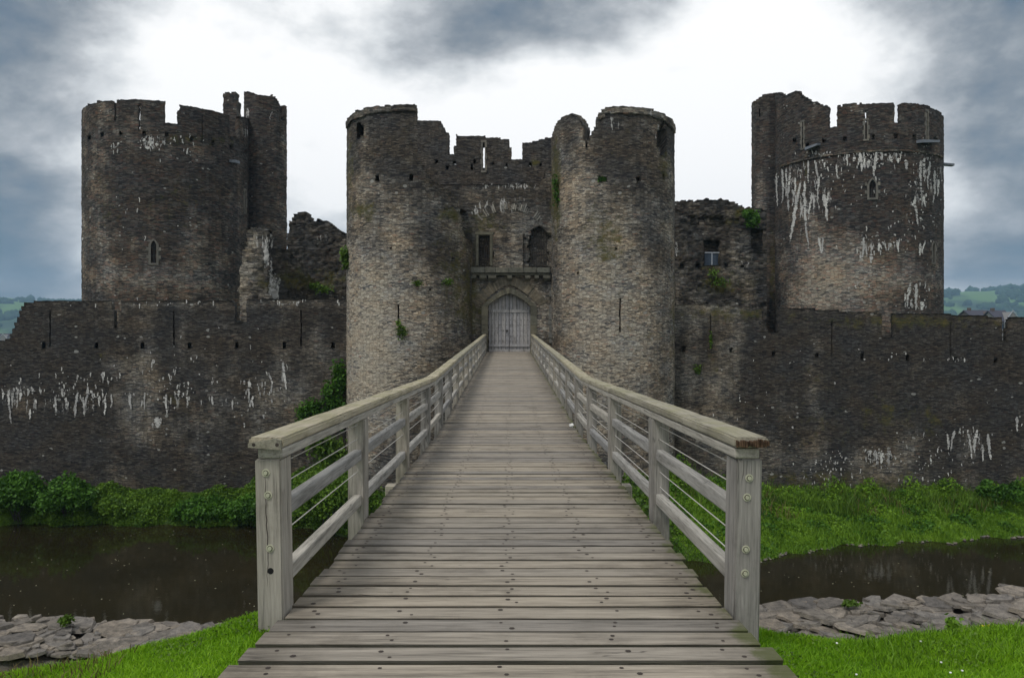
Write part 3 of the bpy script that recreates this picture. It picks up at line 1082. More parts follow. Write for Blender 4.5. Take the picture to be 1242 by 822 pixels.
# ------------------------------------------------------------------ curtain walls
YW = 43.0
c_lime_lit_top = [(20, 487, 30, 24, 0.25), (75, 485, 30, 22, 0.23), (110, 488, 30, 20, 0.19), (165, 483, 12, 26, 0.14), (205, 493, 14, 20, 0.15), (215, 485, 16, 14, 0.14), (300, 475, 18, 26, 0.16), (190, 511, 7, 9, 0.17),
          (343, 456, 4, 26, 0.24), (325, 462, 5, 20, 0.15), (125, 455, 4, 16, 0.15), (145, 475, 9, 12, 0.14), (215, 366, 70, 3.0, 0.19), (360, 364, 60, 3.0, 0.19), (30, 460, 30, 12, 0.08)]  # lime runs, plus wall-top blobs that paint a lit upper edge
c_tone = [(215, 370, 75, 6, 0.30), (360, 369, 70, 6, 0.30), (160, 470, 34, 90, 0.42), (240, 500, 90, 45, 0.20), (370, 480, 60, 70, 0.30), (120, 440, 40, 20, 0.12), (60, 410, 80, 40, -0.12), (50, 540, 80, 40, -0.10), (250, 400, 60, 25, 0.04)]  # wall-top blobs lighten the stone to imitate light on the top face
lt_top = [(-900, 414), (5, 413), (11, 411), (14, 402), (19, 392), (24, 378), (31, 367), (45, 365.5), (136.4, 365.5), (137, 397.5), (145, 397.5), (145.5, 364.5), (200, 364), (280, 365), (283.4, 366),
          (284, 392), (299, 392), (299.5, 363), (360, 362.5), (440, 362)]
put_l = [(x - 2.2, x + 2.2, 416.5, 421.5, 0.6) for x in (53, 117, 172.5, 230, 287, 345, 404)]
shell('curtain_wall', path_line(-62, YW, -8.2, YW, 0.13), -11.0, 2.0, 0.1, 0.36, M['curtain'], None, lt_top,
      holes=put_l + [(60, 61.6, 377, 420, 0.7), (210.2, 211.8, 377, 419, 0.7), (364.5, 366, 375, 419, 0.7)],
      lime=c_lime_lit_top, moss=[(215, 490, 12, 20, 0.35), (60, 600, 400, 30, 0.25), (130, 430, 60, 12, 0.15), (250, 540, 40, 20, 0.15)], tone=c_tone, tone0=0.14, seed=31, rag=0.25)
cw = bpy.context.scene.objects['curtain_wall']
tag(cw, 'dark stone curtain wall with chalky white runs, left of the gatehouse', 'wall')
# left parapet: lichen-pale top line, brightened in colour to look lit from above
c_lime2 = [(1180, 535, 22, 20, 0.27), (1185, 545, 14, 14, 0.11), (1068, 552, 26, 16, 0.25), (1232, 512, 6, 16, 0.22), (1055, 575, 30, 14, 0.10), (1000, 560, 30, 25, 0.05), (930, 405, 16, 6, 0.00), (1110, 560, 40, 40, 0.04)]
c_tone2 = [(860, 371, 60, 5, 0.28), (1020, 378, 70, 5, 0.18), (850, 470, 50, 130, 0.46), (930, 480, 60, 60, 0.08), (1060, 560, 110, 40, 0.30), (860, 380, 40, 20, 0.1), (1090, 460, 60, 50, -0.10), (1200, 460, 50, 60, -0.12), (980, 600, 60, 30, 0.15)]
rt_top = [(780, 367), (816, 368), (900, 371), (924.5, 373), (925, 402.5), (942.4, 403), (942.8, 373.5), (990, 375), (1069.5, 379.5), (1070.5, 408), (1083, 408.5), (1083.5, 380), (1150, 381), (1215, 384),
          (1215.5, 389), (1217, 412), (1221, 413), (1224, 390), (1228, 384.5), (1300, 388), (1700, 400), (2600, 400)]
put_r = [(x - 2.2, x + 2.2, y - 2.4, y + 2.4, 0.6) for x, y in ((829, 423), (887, 425), (938.6, 428), (991, 430), (1046, 432), (1101, 434), (1159, 435.5), (1208, 437.5))]
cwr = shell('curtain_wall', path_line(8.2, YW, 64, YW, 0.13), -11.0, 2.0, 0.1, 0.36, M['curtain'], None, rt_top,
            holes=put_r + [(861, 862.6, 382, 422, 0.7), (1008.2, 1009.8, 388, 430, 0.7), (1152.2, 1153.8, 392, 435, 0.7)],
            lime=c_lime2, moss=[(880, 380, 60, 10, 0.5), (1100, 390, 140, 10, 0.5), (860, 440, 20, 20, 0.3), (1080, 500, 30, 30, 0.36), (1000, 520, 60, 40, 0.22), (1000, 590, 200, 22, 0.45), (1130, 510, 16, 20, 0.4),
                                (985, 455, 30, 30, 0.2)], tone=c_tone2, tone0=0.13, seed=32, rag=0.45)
tag(cwr, 'dark mossy-topped stone curtain wall running from the gatehouse past the green bank', 'wall')

# lime that has run out of the joints: each run its own ragged shape on the face
m, t, b, out = material('lime_crust')
o = t.n('ShaderNodeTexCoord').outputs['Object']
rp = t.n('ShaderNodeNewGeometry').outputs['Random Per Island']
n1 = t.noise(o, 7.0, 5, 0.65)
col = t.ramp(n1, [(0.30, (0.30, 0.29, 0.275)), (0.52, (0.60, 0.59, 0.565)), (0.75, (0.72, 0.71, 0.69))])
t.put(b.inputs['Base Color'], t.mix(1.0, col, t.ramp(rp, [(0, (0.62, 0.62, 0.63)), (1, (1.1, 1.1, 1.08))]), 'MULTIPLY'))
bump(t, b, n1, 0.5, 0.02)
M['lime'] = m


def lime_runs(parent, place, runs, seed, extra=()):
    g = random.Random(seed)
    V, Fq = [], []
    todo = []
    for px, y0, y1, w_ in runs:
        todo.append((px, y0, y1, w_))
        for q in range(g.choice((0, 1, 1, 2))):      # splashes and thin side runs near the head
            xx = px + g.uniform(-6, 6)
            ya = y0 + g.uniform(-4, 0.55 * (y1 - y0))
            todo.append((xx, ya, ya + g.uniform(1.5, 8), g.uniform(0.8, 2.2)))
    for cx_, cy_, rx, ry, n in extra:
        for q in range(n):
            xx, ya = g.gauss(cx_, rx * 0.5), g.gauss(cy_, ry * 0.5)
            todo.append((xx, ya, ya + g.choice((1.2, 1.6, 2.5, 4.5)) * g.uniform(0.7, 1.4), g.uniform(0.8, 2.6)))
    for px, y0, y1, w_ in todo:
        n = max(2, int((y1 - y0) / 0.9))
        x = px
        prev = None
        bias = g.uniform(-0.12, 0.12)
        for k in range(n + 1):
            f = k / n
            x += g.uniform(-0.45, 0.45) + bias
            prof = min(1.0, f * 4 + 0.35) * (1 - 0.55 * f) * (1.0 if f < 0.92 else 0.55)
            hwid = w_ * 0.42 * prof * g.uniform(0.45, 1.4)
            yy = y0 + (y1 - y0) * f
            a, c = place(x - hwid - g.uniform(0, 0.3), yy), place(x + hwid + g.uniform(0, 0.3), yy + g.uniform(-0.4, 0.4))
            if a is None or c is None: prev = None; continue
            i = len(V)
            V += [a, c]
            if prev is not None and g.random() > 0.07:
                Fq.append((prev, prev + 1, i + 1, i))
            prev = i
    me = np_mesh('lime_stain', np.array(V, float), Fq)
    o_ = link('lime_stain', me, M['lime'], parent)
    o_['kind'] = 'stuff'
    return o_


def on_wall(px, py):
    v = at(px, py, YW - 0.045)
    return v[:]


def on_drum(cyl):
    def f(px, py):
        p_, n_ = cyl_hit(*cyl, px)
        if p_.normalized().dot(n_) > -0.12: return None      # past the edge of the drum
        return (p_.x + n_.x * 0.05, p_.y + n_.y * 0.05, (HY - py) / F * p_.y)
    return f


lime_runs(cw, on_wall, [(10, 473, 513, 3.4), (3, 472, 484, 3), (17, 470, 482, 3), (25, 472, 486, 4), (33, 471, 480, 3), (40, 470, 478, 3), (37, 496, 508, 3), (43, 484, 496, 2.5), (67, 481, 503, 4), (75, 471, 481, 3.5), (80, 482, 492, 3),
                        (95, 476, 506, 3.6), (101, 484, 505, 3.4), (106, 468, 501, 3.6), (112, 476, 484, 3), (127, 481, 503, 3.4), (121, 480, 492, 2.4), (135, 478, 494, 2.6), (124, 451, 464, 2.6), (145, 452, 459, 2), (157, 476, 496, 4.4),
                        (175, 476, 496, 2.4), (190, 506, 519, 10.5), (202, 478, 503, 4), (208, 484, 490, 3), (217, 473, 482, 3), (227, 473, 494, 2.6), (222, 476, 480, 3), (257, 480, 491, 3), (303, 459, 493, 4), (307, 480, 494, 3), (296, 461, 466, 3), (283, 484, 496, 2.6), (318, 463, 470, 2),
                        (326, 452, 477, 2.8), (343, 438, 472, 4), (186, 436, 446, 2), (213, 448, 456, 2)], 3,
          [(40, 470, 50, 14, 30), (110, 478, 40, 16, 20), (215, 470, 50, 30, 34), (310, 480, 40, 24, 26), (200, 366, 80, 4, 18), (360, 365, 60, 4, 14), (90, 455, 80, 20, 24), (250, 440, 120, 40, 30)])  # pale flecks along the wall top add to the painted lit edge
lime_runs(cwr, on_wall, [(1149, 526, 545, 3), (1158, 521, 547, 3.6), (1165, 519, 526, 2), (1174, 521, 556, 3.6), (1185, 521, 549, 4), (1198, 526, 557, 5), (1191, 538, 559, 3), (1234, 505, 523, 4), (1062, 549, 558, 6), (1070, 546, 562, 5), (1055, 546, 551, 6), (1078, 545, 556, 5)], 5,
          [(1068, 553, 22, 10, 60), (1010, 565, 30, 24, 50), (1130, 560, 60, 40, 60), (900, 500, 80, 80, 26), (1160, 434, 14, 3, 8), (1080, 430, 60, 10, 10), (1000, 590, 60, 16, 20)])

# ------------------------------------------------------------------ the two great round towers behind
BL = (-27.83, 64.0, 6.29)
BR = (28.4, 64.0, 6.35)
TL = empty('round_tower', (BL[0], BL[1], -2.0), 'large dark round tower with a single pale-framed lancet window, left of the gatehouse', 'tower')
bl_top = [(60, 150), (98, 140), (100, 133), (106, 127), (118, 123), (134, 122), (137.5, 124), (138.5, 147.5), (142, 147.5), (142.5, 122), (150, 121), (200, 121.8), (200.5, 147.5), (216.5, 149.5), (217, 126),
          (240, 129.5), (262, 135), (274, 138.5), (278, 141), (279, 165), (288, 167), (289, 142), (296, 143), (330, 150)]
bl_lime = [(183, 173, 14, 9, 0.55), (140, 177, 6, 4, 0.40), (215, 160, 5, 2, 0.4), (232, 181, 4, 4, 0.4), (298, 160, 6, 10, 0.3), (297, 245, 3, 14, 0.5)]
shell('drum', path_arc(*BL, -178, 178, 0.19), -2.0, 19.2, 0.145, 0.28, M['keep'], TL, bl_top,
      holes=[(168.2, 170.2, 128, 158, 5), (244.6, 245.8, 141, 173, 0.8), (183.3, 189.5, 292, 319, 0.7), (295.5, 298.5, 233, 257, 0.2)] +
            [(x - 2.2, x + 2.2, y - 2.3, y + 2.3, 0.7) for x, y in ((108, 167), (124, 163), (147, 162.5), (175, 161.5), (202.5, 163.5), (232, 168), (258, 173.5), (280.5, 178.5), (298, 184))],
      back_z=15.4, lime=bl_lime, moss=[(260, 170, 30, 8, 0.34), (130, 250, 30, 60, 0.24), (215, 168, 20, 8, 0.38), (240, 250, 50, 60, 0.18), (200, 250, 30, 50, 0.14)],
      tone=[(120, 250, 22, 90, 0.30), (230, 270, 40, 40, 0.12), (210, 340, 80, 60, 0.34), (215, 225, 60, 40, -0.05), (185, 290, 22, 40, -0.15), (240, 140, 90, 20, -0.12), (200, 182, 60, 10, 0.08)], tone0=0.17, seed=41, rag=0.3, jit=0.014)
mb = MB()
bmesh.ops.create_circle(mb.bm, cap_ends=True, radius=BL[2] - 0.3, segments=48, matrix=Matrix.Translation((BL[0], BL[1], 14.9)))
mb.build('roof', M['mud'], TL)
p, n = cyl_hit(*BL, 186.4)
lancet_window(TL, p, n, 292, 319, 6.2, 0.15)
p, n = cyl_hit(*BL, 297)
slit_surround(TL, p, n, 231, 258, 3, 0.16)
# stair turret: many-sided, taller than the drum
oc = at(322, 300, 66.5)
tur = []
for k in range(9):
    a = R(22.5 + 20 + 45 * k)
    tur.append((oc.x + 1.86 * math.sin(-a), oc.y + 1.86 * math.cos(a)))
tur = tur[::-1]
def ccw(pts):
    s_ = sum((pts[i][0] * pts[i + 1][1] - pts[i + 1][0] * pts[i][1]) for i in range(len(pts) - 1))
    return pts if s_ > 0 else pts[::-1]
tl_top = [(280, 113), (294, 113.5), (298, 111.5), (304, 112), (309, 116), (331, 116), (336, 121), (338, 124), (349, 131), (360, 140)]
shell('stair_turret', path_poly(ccw(tur), 0.19), -2.0, 20.6, 0.145, 0.8, M['keep'], TL, tl_top, holes=[(339.5, 345, 126, 145, 0.5)],
      back_z=17.0, lime=[(330, 150, 4, 22, 0.42), (301, 138, 4, 8, 0.42)], tone=[(342, 250, 8, 120, 0.22), (318, 180, 8, 90, -0.1)], tone0=0.16, moss0=0.04, seed=42, rag=0.3, jit=0.014)
# lone stub of parapet by the turret
shell('parapet_stub', path_line(*at(270.5, 0, 68)[:2], *at(287.5, 0, 68)[:2], 0.17), 12.0, 21, 0.145, 1.0, M['keep'], TL,
      [(260, 140), (269.5, 122), (271, 115), (274, 112.5), (284, 112.5), (286, 116), (287, 135), (300, 135)], tone0=0.22, seed=43, rag=0.6)
sp = MB()
p, n = cyl_hit(*BL, 280.5)
pz = (HY - 197) / F * p.y
fr, nv = frame_at(p, n)
sp.prism([fr(-0.22, pz, -0.3), fr(0.22, pz, -0.3), fr(0.24, pz + 0.22, -0.3), fr(-0.24, pz + 0.22, -0.3)], nv * 0.95 + Vector((0, 0, -0.12)))
sp.build('spout', M['spout'], TL)

TR = empty('round_tower', (BR[0], BR[1], -2.0), 'large round tower streaked with long white lime runs, right of the gatehouse', 'tower')
br_top = [(900, 116), (946, 113), (951, 116), (958, 113), (963, 110), (968, 112), (974, 117), (990, 125), (1002, 128.5), (1005, 131), (1007, 156), (1012, 155), (1015.6, 154), (1016, 129), (1030, 126.5), (1060, 124.3),
          (1083, 124), (1085, 127), (1085.6, 149), (1091.6, 149), (1092, 127), (1096, 124.5), (1110, 125.5), (1128, 129.5), (1140, 135.5), (1145, 142), (1180, 160)]
br_lime = [(960, 222, 16, 34, 0.22), (972, 245, 14, 40, 0.22), (990, 228, 16, 40, 0.20), (1003, 245, 12, 30, 0.17), (1000, 200, 30, 10, 0.14), (1050, 192, 36, 12, 0.20), (1045, 200, 20, 14, 0.11), (1090, 193, 20, 9, 0.15),
           (1125, 205, 18, 22, 0.23), (1118, 232, 12, 30, 0.19), (1138, 220, 10, 40, 0.15), (1055, 298, 40, 12, 0.18), (1078, 303, 18, 8, 0.15), (1110, 362, 16, 20, 0.22), (1118, 300, 12, 20, 0.13), (1110, 265, 10, 30, 0.11),
           (995, 293, 10, 18, 0.17), (975, 280, 10, 20, 0.11), (1050, 310, 16, 9, 0.15), (1045, 346, 16, 8, 0.11), (1040, 186, 100, 4, 0.14)]
shell('drum', path_arc(*BR, -178, 178, 0.19), -2.0, 20.4, 0.145, 0.28, M['keep'], TR, br_top,
      holes=[(1049.2, 1051.2, 136, 148, 5), (1050, 1051, 148, 168, 0.5), (1054.5, 1062, 218, 240, 0.7), (1129.6, 1134.5, 294, 319, 0.7), (973, 974.6, 150, 178, 0.5), (1123.4, 1124.8, 137, 168, .6)] +
            [(x - 2.2, x + 2.2, y - 2.2, y + 2.2, 0.7) for x, y in ((964, 170), (979.5, 176), (999.5, 171), (1025, 168), (1059, 165.5), (1086.5, 164.5), (1109, 165.5), (1134, 170))],
      back_z=15.4, lime=br_lime, moss=[(978, 200, 3, 40, 0.4), (1060, 350, 60, 20, 0.1)],
      tone=[(1010, 330, 60, 60, 0.55), (985, 360, 40, 40, 0.3), (1090, 340, 60, 40, 0.30), (1040, 150, 100, 25, -0.14), (1085, 230, 60, 40, -0.10), (1070, 285, 40, 14, -0.1)], tone0=0.15, seed=51, rag=0.3, jit=0.014)
mb = MB()
bmesh.ops.create_circle(mb.bm, cap_ends=True, radius=BR[2] - 0.3, segments=48, matrix=Matrix.Translation((BR[0], BR[1], 14.9)))
mb.build('roof', M['mud'], TR)
p, n = cyl_hit(*BR, 1058.2)
lancet_window(TR, p, n, 218, 240, 7.5, 0.14)
p, n = cyl_hit(*BR, 1132)
lancet_window(TR, p, n, 294, 319, 4.9, 0.10, False)
for px, y0, y1 in ((1050.4, 146, 169), (973.8, 148, 180), (1124, 135, 170)):
    p, n = cyl_hit(*BR, px)
    slit_surround(TR, p, n, y0, y1, 2.0, 0.13)
oc = at(932, 300, 66.0)
tur = []
for k in range(9):
    a = R(22.5 + 5 + 45 * k)
    tur.append((oc.x + 1.36 * math.sin(-a), oc.y + 1.36 * math.cos(a)))
shell('stair_turret', path_poly(ccw(tur), 0.17), -2.0, 20.6, 0.145, 0.7, M['keep'], TR,
      [(900, 124), (915, 124), (919, 119), (924, 116.5), (930, 113.5), (948, 113.5), (952, 116), (960, 118)], holes=[(920.5, 922, 132, 140, .4)],
      back_z=17.0, moss=[(938, 330, 6, 60, 0.5)], tone=[(921, 250, 6, 150, 0.22), (938, 330, 10, 60, 0.18), (936, 190, 6, 60, -0.12)], tone0=0.15, seed=52, rag=0.3, jit=0.014)
lime_runs(TR, on_drum(BR), [(943, 210, 250, 2.4), (949, 205, 246, 3), (954, 203, 238, 2.6), (959, 210, 256, 4), (965, 216, 250, 3), (971, 222, 294, 5.6), (977, 220, 301, 4.4), (981, 195, 222, 2.4), (985, 234, 266, 4), (990, 197, 226, 3),
                            (994, 214, 246, 2.6), (999, 234, 268, 5), (1005, 234, 253, 4), (993, 288, 307, 3.6), (998, 288, 307, 3), (1015, 200, 216, 2.4), (1028, 187, 201, 3), (1036, 190, 196, 5), (1043, 185, 208, 5), (1049, 192, 205, 3), (1054, 194, 204, 5), (1063, 185, 214, 4.4),
                            (1080, 190, 196, 5), (1098, 194, 206, 6), (1090, 192, 198, 4), (1116, 195, 236, 4.4), (1121, 192, 212, 4), (1127, 196, 230, 3), (1133, 207, 246, 4), (1138, 218, 238, 3), (1109, 238, 274, 3.6), (1120, 238, 249, 3), (1116, 295, 311, 3),
                            (1121, 294, 308, 2.4), (1066, 295, 305, 4), (1073, 295, 304, 3), (1079, 294, 304, 3), (1088, 292, 306, 4), (1048, 288, 316, 4), (1056, 308, 319, 5), (1044, 306, 316, 3), (1103, 345, 373, 3.6), (1111, 344, 376, 5), (1118, 366, 376, 7), (1104, 366, 373, 5), (1122, 342, 350, 2)], 9,
          [(1050, 195, 50, 14, 50), (1120, 210, 24, 34, 40), (1000, 210, 30, 30, 30), (1080, 290, 50, 18, 34), (1060, 240, 60, 30, 24), (1110, 360, 20, 20, 24), (1045, 345, 20, 8, 10), (1040, 186, 90, 3, 60), (1110, 260, 20, 30, 20)])
lime_runs(TL, on_drum(BL), [(175, 168, 172, 6), (183, 171, 176, 7), (179, 178, 181, 6), (190, 174, 178, 4)], 10, [(182, 174, 14, 7, 16), (215, 168, 30, 6, 12), (140, 176, 10, 6, 8), (232, 181, 10, 4, 8), (160, 260, 60, 60, 16)])
# front leaf of broken parapet, lower than the ruin behind it
p0, n0 = cyl_hit(*BR, 962)
for px, py, tw in ((988, 179, 0.5), (1122, 173, 0.9)):
    p, n = cyl_hit(*BR, px)
    pz = (HY - py) / F * p.y
    fr, nv = frame_at(p, n)
    sp = MB()
    sp.prism([fr(-tw, pz - 0.1, -0.3), fr(tw, pz + 0.1, -0.3), fr(tw, pz + 0.26, -0.3), fr(-tw, pz + 0.12, -0.3)], nv * 0.85 + Vector((0, 0, -0.1)))
    sp.build('spout', M['spout'], TR)
sp = MB()
q = at(1145, 199.5, 62.0)
sp.box((q.x - 0.8, q.y - 0.2, q.z - 0.1), (q.x + 0.75, q.y + 0.2, q.z + 0.1), 0.04, Matrix.Translation(q) @ Matrix.Rotation(R(4), 4, 'Y') @ Matrix.Translation(-q))
sp.build('spout', M['spout'], TR)
# thin string course
def string_course(cyl, px0, px1, pyc, nm='string_course'):
    cx, cy, rad = cyl
    an = lambda px: math.degrees(math.atan2(cyl_hit(cx, cy, rad, px)[1].x, -cyl_hit(cx, cy, rad, px)[1].y))
    zc = (HY - pyc) / F * cyl_hit(cx, cy, rad, (px0 + px1) / 2)[0].y
    pth = path_arc(cx, cy, rad + 0.09, an(px0), an(px1), 0.3)
    return shell(nm, pth, zc - 0.09, zc + 0.09, 0.09, 0.3, M['keep'], TR, tone0=0.5, lime=[(1040, 188, 200, 40, 0.2)], seed=55, jit=0.015)
string_course(BR, 947, 1143, 184)

# ------------------------------------------------------------------ ruined walls between
r1 = shell('ruined_wall', path_poly([at(288, 0, 47)[:2], at(325, 0, 47)[:2], at(424, 0, 53)[:2]], 0.14), -3.0, 7.6, 0.12, 1.4, M['ruin'], None,
           [(280, 300), (296, 290), (299, 280), (304, 275.5), (316, 274.5), (325, 279), (332, 290), (338, 300), (352, 305), (364, 318), (376, 335), (390, 345), (405, 354), (420, 360)],
           left=[(270, 302), (290, 298), (310, 293), (330, 291), (350, 289), (375, 291), (392, 293)],
           lime=[(326, 320, 6, 30, 0.62), (333, 350, 5, 16, 0.7), (340, 340, 8, 30, 0.2), (310, 290, 20, 14, 0.3)], moss=[(318, 345, 12, 22, 0.4), (372, 340, 30, 14, 0.6), (350, 330, 16, 30, 0.2)],
           tone=[(303, 300, 13, 60, 0.36), (293, 350, 8, 50, 0.36), (350, 330, 15, 30, -0.1)], tone0=0.28, seed=61, rag=2.0, jit=0.06)
tag(r1, 'ruined rubble wall with a ragged pale broken end, standing above the parapet notch', 'ruin')
r2 = shell('ruined_wall', path_line(*at(348, 0, 58)[:2], *at(440, 0, 58)[:2], 0.16), -3.0, 9.4, 0.13, 1.6, M['ruin'], None,
           [(340, 290), (349, 285), (351, 268), (356, 261), (362, 257.5), (369, 257.5), (373, 261), (375, 267.5), (386, 267), (399, 269), (406, 276), (412, 281), (420, 283), (440, 286)],
           lime=[(390, 288, 20, 10, 0.22)], moss=[(400, 340, 30, 20, 0.5)], tone=[(415, 300, 8, 20, 0.3)], tone0=0.15, seed=62, rag=1.6, jit=0.07)
tag(r2, 'dark ruined wall with a rounded knob on top, between left tower and gatehouse', 'ruin')
r3 = shell('ruined_wall', path_line(*at(805, 0, 60)[:2], *at(930, 0, 60)[:2], 0.17), -3.0, 10.5, 0.13, 1.6, M['ruin'], None,
           [(800, 246), (830, 244), (850, 242.5), (866, 241.5), (884, 243), (896, 248), (905, 252), (914, 252), (930, 255)],
           moss=[(905, 258, 16, 8, 0.7), (860, 258, 40, 10, 0.2)], tone0=0.16, seed=63, rag=0.9, jit=0.06)
tag(r3, 'low dark ruin with a rounded mossy top, furthest back beside the streaked tower', 'ruin')


def ledge_rule(D, px, py, fr, T):
    # the face steps back behind the shadowed ledges
    lz = 272 + wobble(px, 12, 3, 91)
    op = (py < lz) & (px > 838) & (px < 880)
    D[op & (py > 264)] = np.maximum(D[op & (py > 264)], 0.5)
    op = (px > 911 + wobble(py, 4, 1.5, 92)) & (py > 279) & (py < 307)
    D[op] = 0.9
    return D


r4 = shell('ruined_wall', path_line(*at(812, 0, 52)[:2], *at(930, 0, 52)[:2], 0.15), -3.0, 8.6, 0.12, 1.2, M['ruin'], None,
           [(800, 248), (818, 250), (826, 258), (834, 262), (845, 263), (862, 261), (880, 262), (893, 264), (905, 263), (930, 266)], rule=ledge_rule,
           holes=[(853.5, 873, 291, 322, 0.6), (824.5, 829.5, 319.5, 323, .5), (844, 849, 319.5, 323, .5), (878, 883, 320, 323.5, .5), (898, 903, 321, 324, .5)],
           lime=[(822, 303, 3, 14, 0.7), (903, 315, 14, 12, 0.3), (830, 278, 10, 4, 0.3)], moss=[(868, 345, 22, 14, 0.55), (860, 325, 12, 5, 0.5), (900, 345, 30, 20, 0.25), (890, 270, 20, 6, 0.4)],
           tone=[(905, 330, 20, 40, 0.18), (822, 340, 8, 40, 0.2), (860, 270, 40, 12, 0.08)], tone0=0.22, seed=64, rag=1.4, jit=0.05)
tag(r4, 'ruined wall with a pale barred window and a row of square holes, right of the gatehouse', 'ruin')
mb = MB()
for a, c in (((855, 306.5), (872.5, 306.5)), ((863.5, 306.5), (863.5, 321.5))):
    mb.tube(at(*a, 51.9), at(*c, 51.9), 0.035, 6)
wf = mb.build('window_frame', M['frame'], r4)
mb = MB()
a, c = at(854.5, 322, 52.4), at(872.5, 308, 52.4)
mb.box((a.x, 52.4, a.z), (c.x, 52.44, c.z))
mb.build('pane', M['glass'], wf)

# ------------------------------------------------------------------ ground, water, hills
def grid_mesh(xs, ys, zf):
    X, Yg = np.meshgrid(xs, ys, indexing='ij')
    Z = zf(X, Yg)
    V = np.stack([X, Yg, Z], -1).reshape(-1, 3)
    nx, ny = len(xs), len(ys)
    I, J = np.meshgrid(np.arange(nx - 1), np.arange(ny - 1), indexing='ij')
    b0 = (I * ny + J).ravel()
    Fq = np.stack([b0, b0 + ny, b0 + ny + 1, b0 + 1], 1)
    return V, Fq


def ridge(x, y):
    return np.sin(x * 0.7 + y * 0.3) + 0.6 * np.sin(x * 1.9 - y * 1.1 + 1) + 0.4 * np.sin(x * 3.7 + y * 2.9 + 2)


ZWATER = -10.13
V, Fq = grid_mesh(np.linspace(-4300, 4300, 27), np.linspace(-300, 3200, 16), lambda X, Yg: X * 0 - 13.0)
tag(link('ground', np_mesh('ground', V, Fq), M['field']), kind='structure')
V, Fq = grid_mesh(np.linspace(-75, 75, 2), np.linspace(9.0, 43.4, 2), lambda X, Yg: X * 0 + ZWATER)
tag(link('moat_water', np_mesh('moat_water', V, Fq), M['water']), kind='structure')
V, Fq = grid_mesh(np.linspace(-80, 80, 30), np.linspace(44.2, 110, 16), lambda X, Yg: -2.2 + 0.1 * ridge(X * 0.3, Yg * 0.3))
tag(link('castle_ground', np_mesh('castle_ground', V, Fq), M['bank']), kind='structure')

EDGE_X = [-80, -24, -12, -9, -6, 0, 8, 10.8, 13.5, 16.9, 20.5, 25.3, 80]
EDGE_Y = [40.6, 40.6, 40.2, 39.2, 37.5, 35.5, 34.0, 33.9, 35.8, 36.9, 37.3, 38.4, 39.2]
FOOT_X = [-80, -20, -14, -11.5, -9, -8, -4, 4, 8, 9.2, 10.5, 13, 80]
FOOT_Z = [-9.0, -9.0, -8.9, -8.0, -6.6, -6.3, -6.4, -6.5, -6.8, -7.6, -8.4, -9.1, -9.2]


def bank_z(X, Yg):
    e = np.interp(X, EDGE_X, EDGE_Y) + 0.25 * np.sin(X * 1.7) + 0.15 * np.sin(X * 4.1)
    fz = np.interp(X, FOOT_X, FOOT_Z)
    f = (Yg - e) / (43.0 - e)
    up = np.clip(f, 0, 1.2)
    return np.where(f > 0, ZWATER - 0.05 + (fz - ZWATER + 0.05) * up ** 0.75 + 0.05 * ridge(X * 2, Yg * 2) * np.clip(f * 3, 0, 1), ZWATER + f * 6.0 * 0.6)


V, Fq = grid_mesh(np.linspace(-75, 75, 420), np.linspace(32.5, 43.3, 64), bank_z)
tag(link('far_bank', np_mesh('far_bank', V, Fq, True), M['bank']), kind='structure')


def deck_z(y):
    """the bridge dips to a knee, then climbs to the gate"""
    y = np.asarray(y, float)
    return np.where(y < 13.2, -1.545 - 0.0243 * (y - 4.25), -1.7625 + 0.0189 * (y - 13.2))


CR_X = [-14, -2.75, -1.4, 0, 1.3, 2.75, 14]
def near_z(X, Yg):
    crest = np.interp(X, [-14, -3, -1.35, 1.3, 3, 14], [4.15, 4.15, 4.55, 4.5, 4.6, 4.6])
    base = np.interp(X, [-14, -4, -2.75, -2.4, -2.2, -1.94, -1.73, -1.5, -1.3, -1.2, 1.2, 1.3, 1.4, 1.57, 1.9, 2.3, 2.7, 3.0, 14],
                     [-1.95, -1.92, -1.885, -1.855, -1.82, -1.775, -1.735, -1.685, -1.65, -1.9, -1.9, -1.70, -1.74, -1.80, -1.845, -1.85, -1.82, -1.80, -1.75])
    d = np.maximum(Yg - crest, 0)
    foot = np.interp(X, [-14, -3, 3, 9, 14], [-3.75, -3.75, -3.6, -3.45, -3.3])
    z = base - 0.75 * d * np.clip(d / 0.5, 0, 1) + 0.012 * ridge(X * 2.5, Yg * 2.5)
    return np.maximum(z, foot + 0.02 * ridge(X, Yg))


V, Fq = grid_mesh(np.linspace(-16, 16, 260), np.concatenate([np.linspace(-8, 3, 12), np.linspace(3.1, 8.6, 90)]), near_z)
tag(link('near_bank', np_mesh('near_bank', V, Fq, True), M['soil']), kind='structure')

# distant hills
def hill_top(px):
    return np.interp(px, [-2000, -300, -50, 0, 30, 120, 500, 900, 1100, 1142, 1180, 1210, 1242, 1400, 3000], [372, 356, 358, 360.5, 364, 372, 380, 368, 358, 356.5, 355, 353.5, 350, 344, 360])


YH = 1500.0
hx = np.linspace(-3500, 4200, 240)
hy = np.linspace(0, 1, 22)
X, T_ = np.meshgrid(hx, hy, indexing='ij')
Yh = 1500 + T_ * 1500
pxh = CX + F * X / (Yh)
zt = (HY - hill_top(CX + F * X / 2800)) / F * 2800
Zh = -50 + (zt + 50) * np.sin(np.clip(T_ * 1.25, 0, 1) * math.pi / 2) ** 1.3 + 2.5 * ridge(X * 0.02, Yh * 0.02)
Vh = np.stack([X, Yh, Zh], -1).reshape(-1, 3)
I, J = np.meshgrid(np.arange(239), np.arange(21), indexing='ij')
b0 = (I * 22 + J).ravel()
tag(link('hills', np_mesh('hills', Vh, np.stack([b0, b0 + 22, b0 + 23, b0 + 1], 1), True), M['hill']), kind='structure')
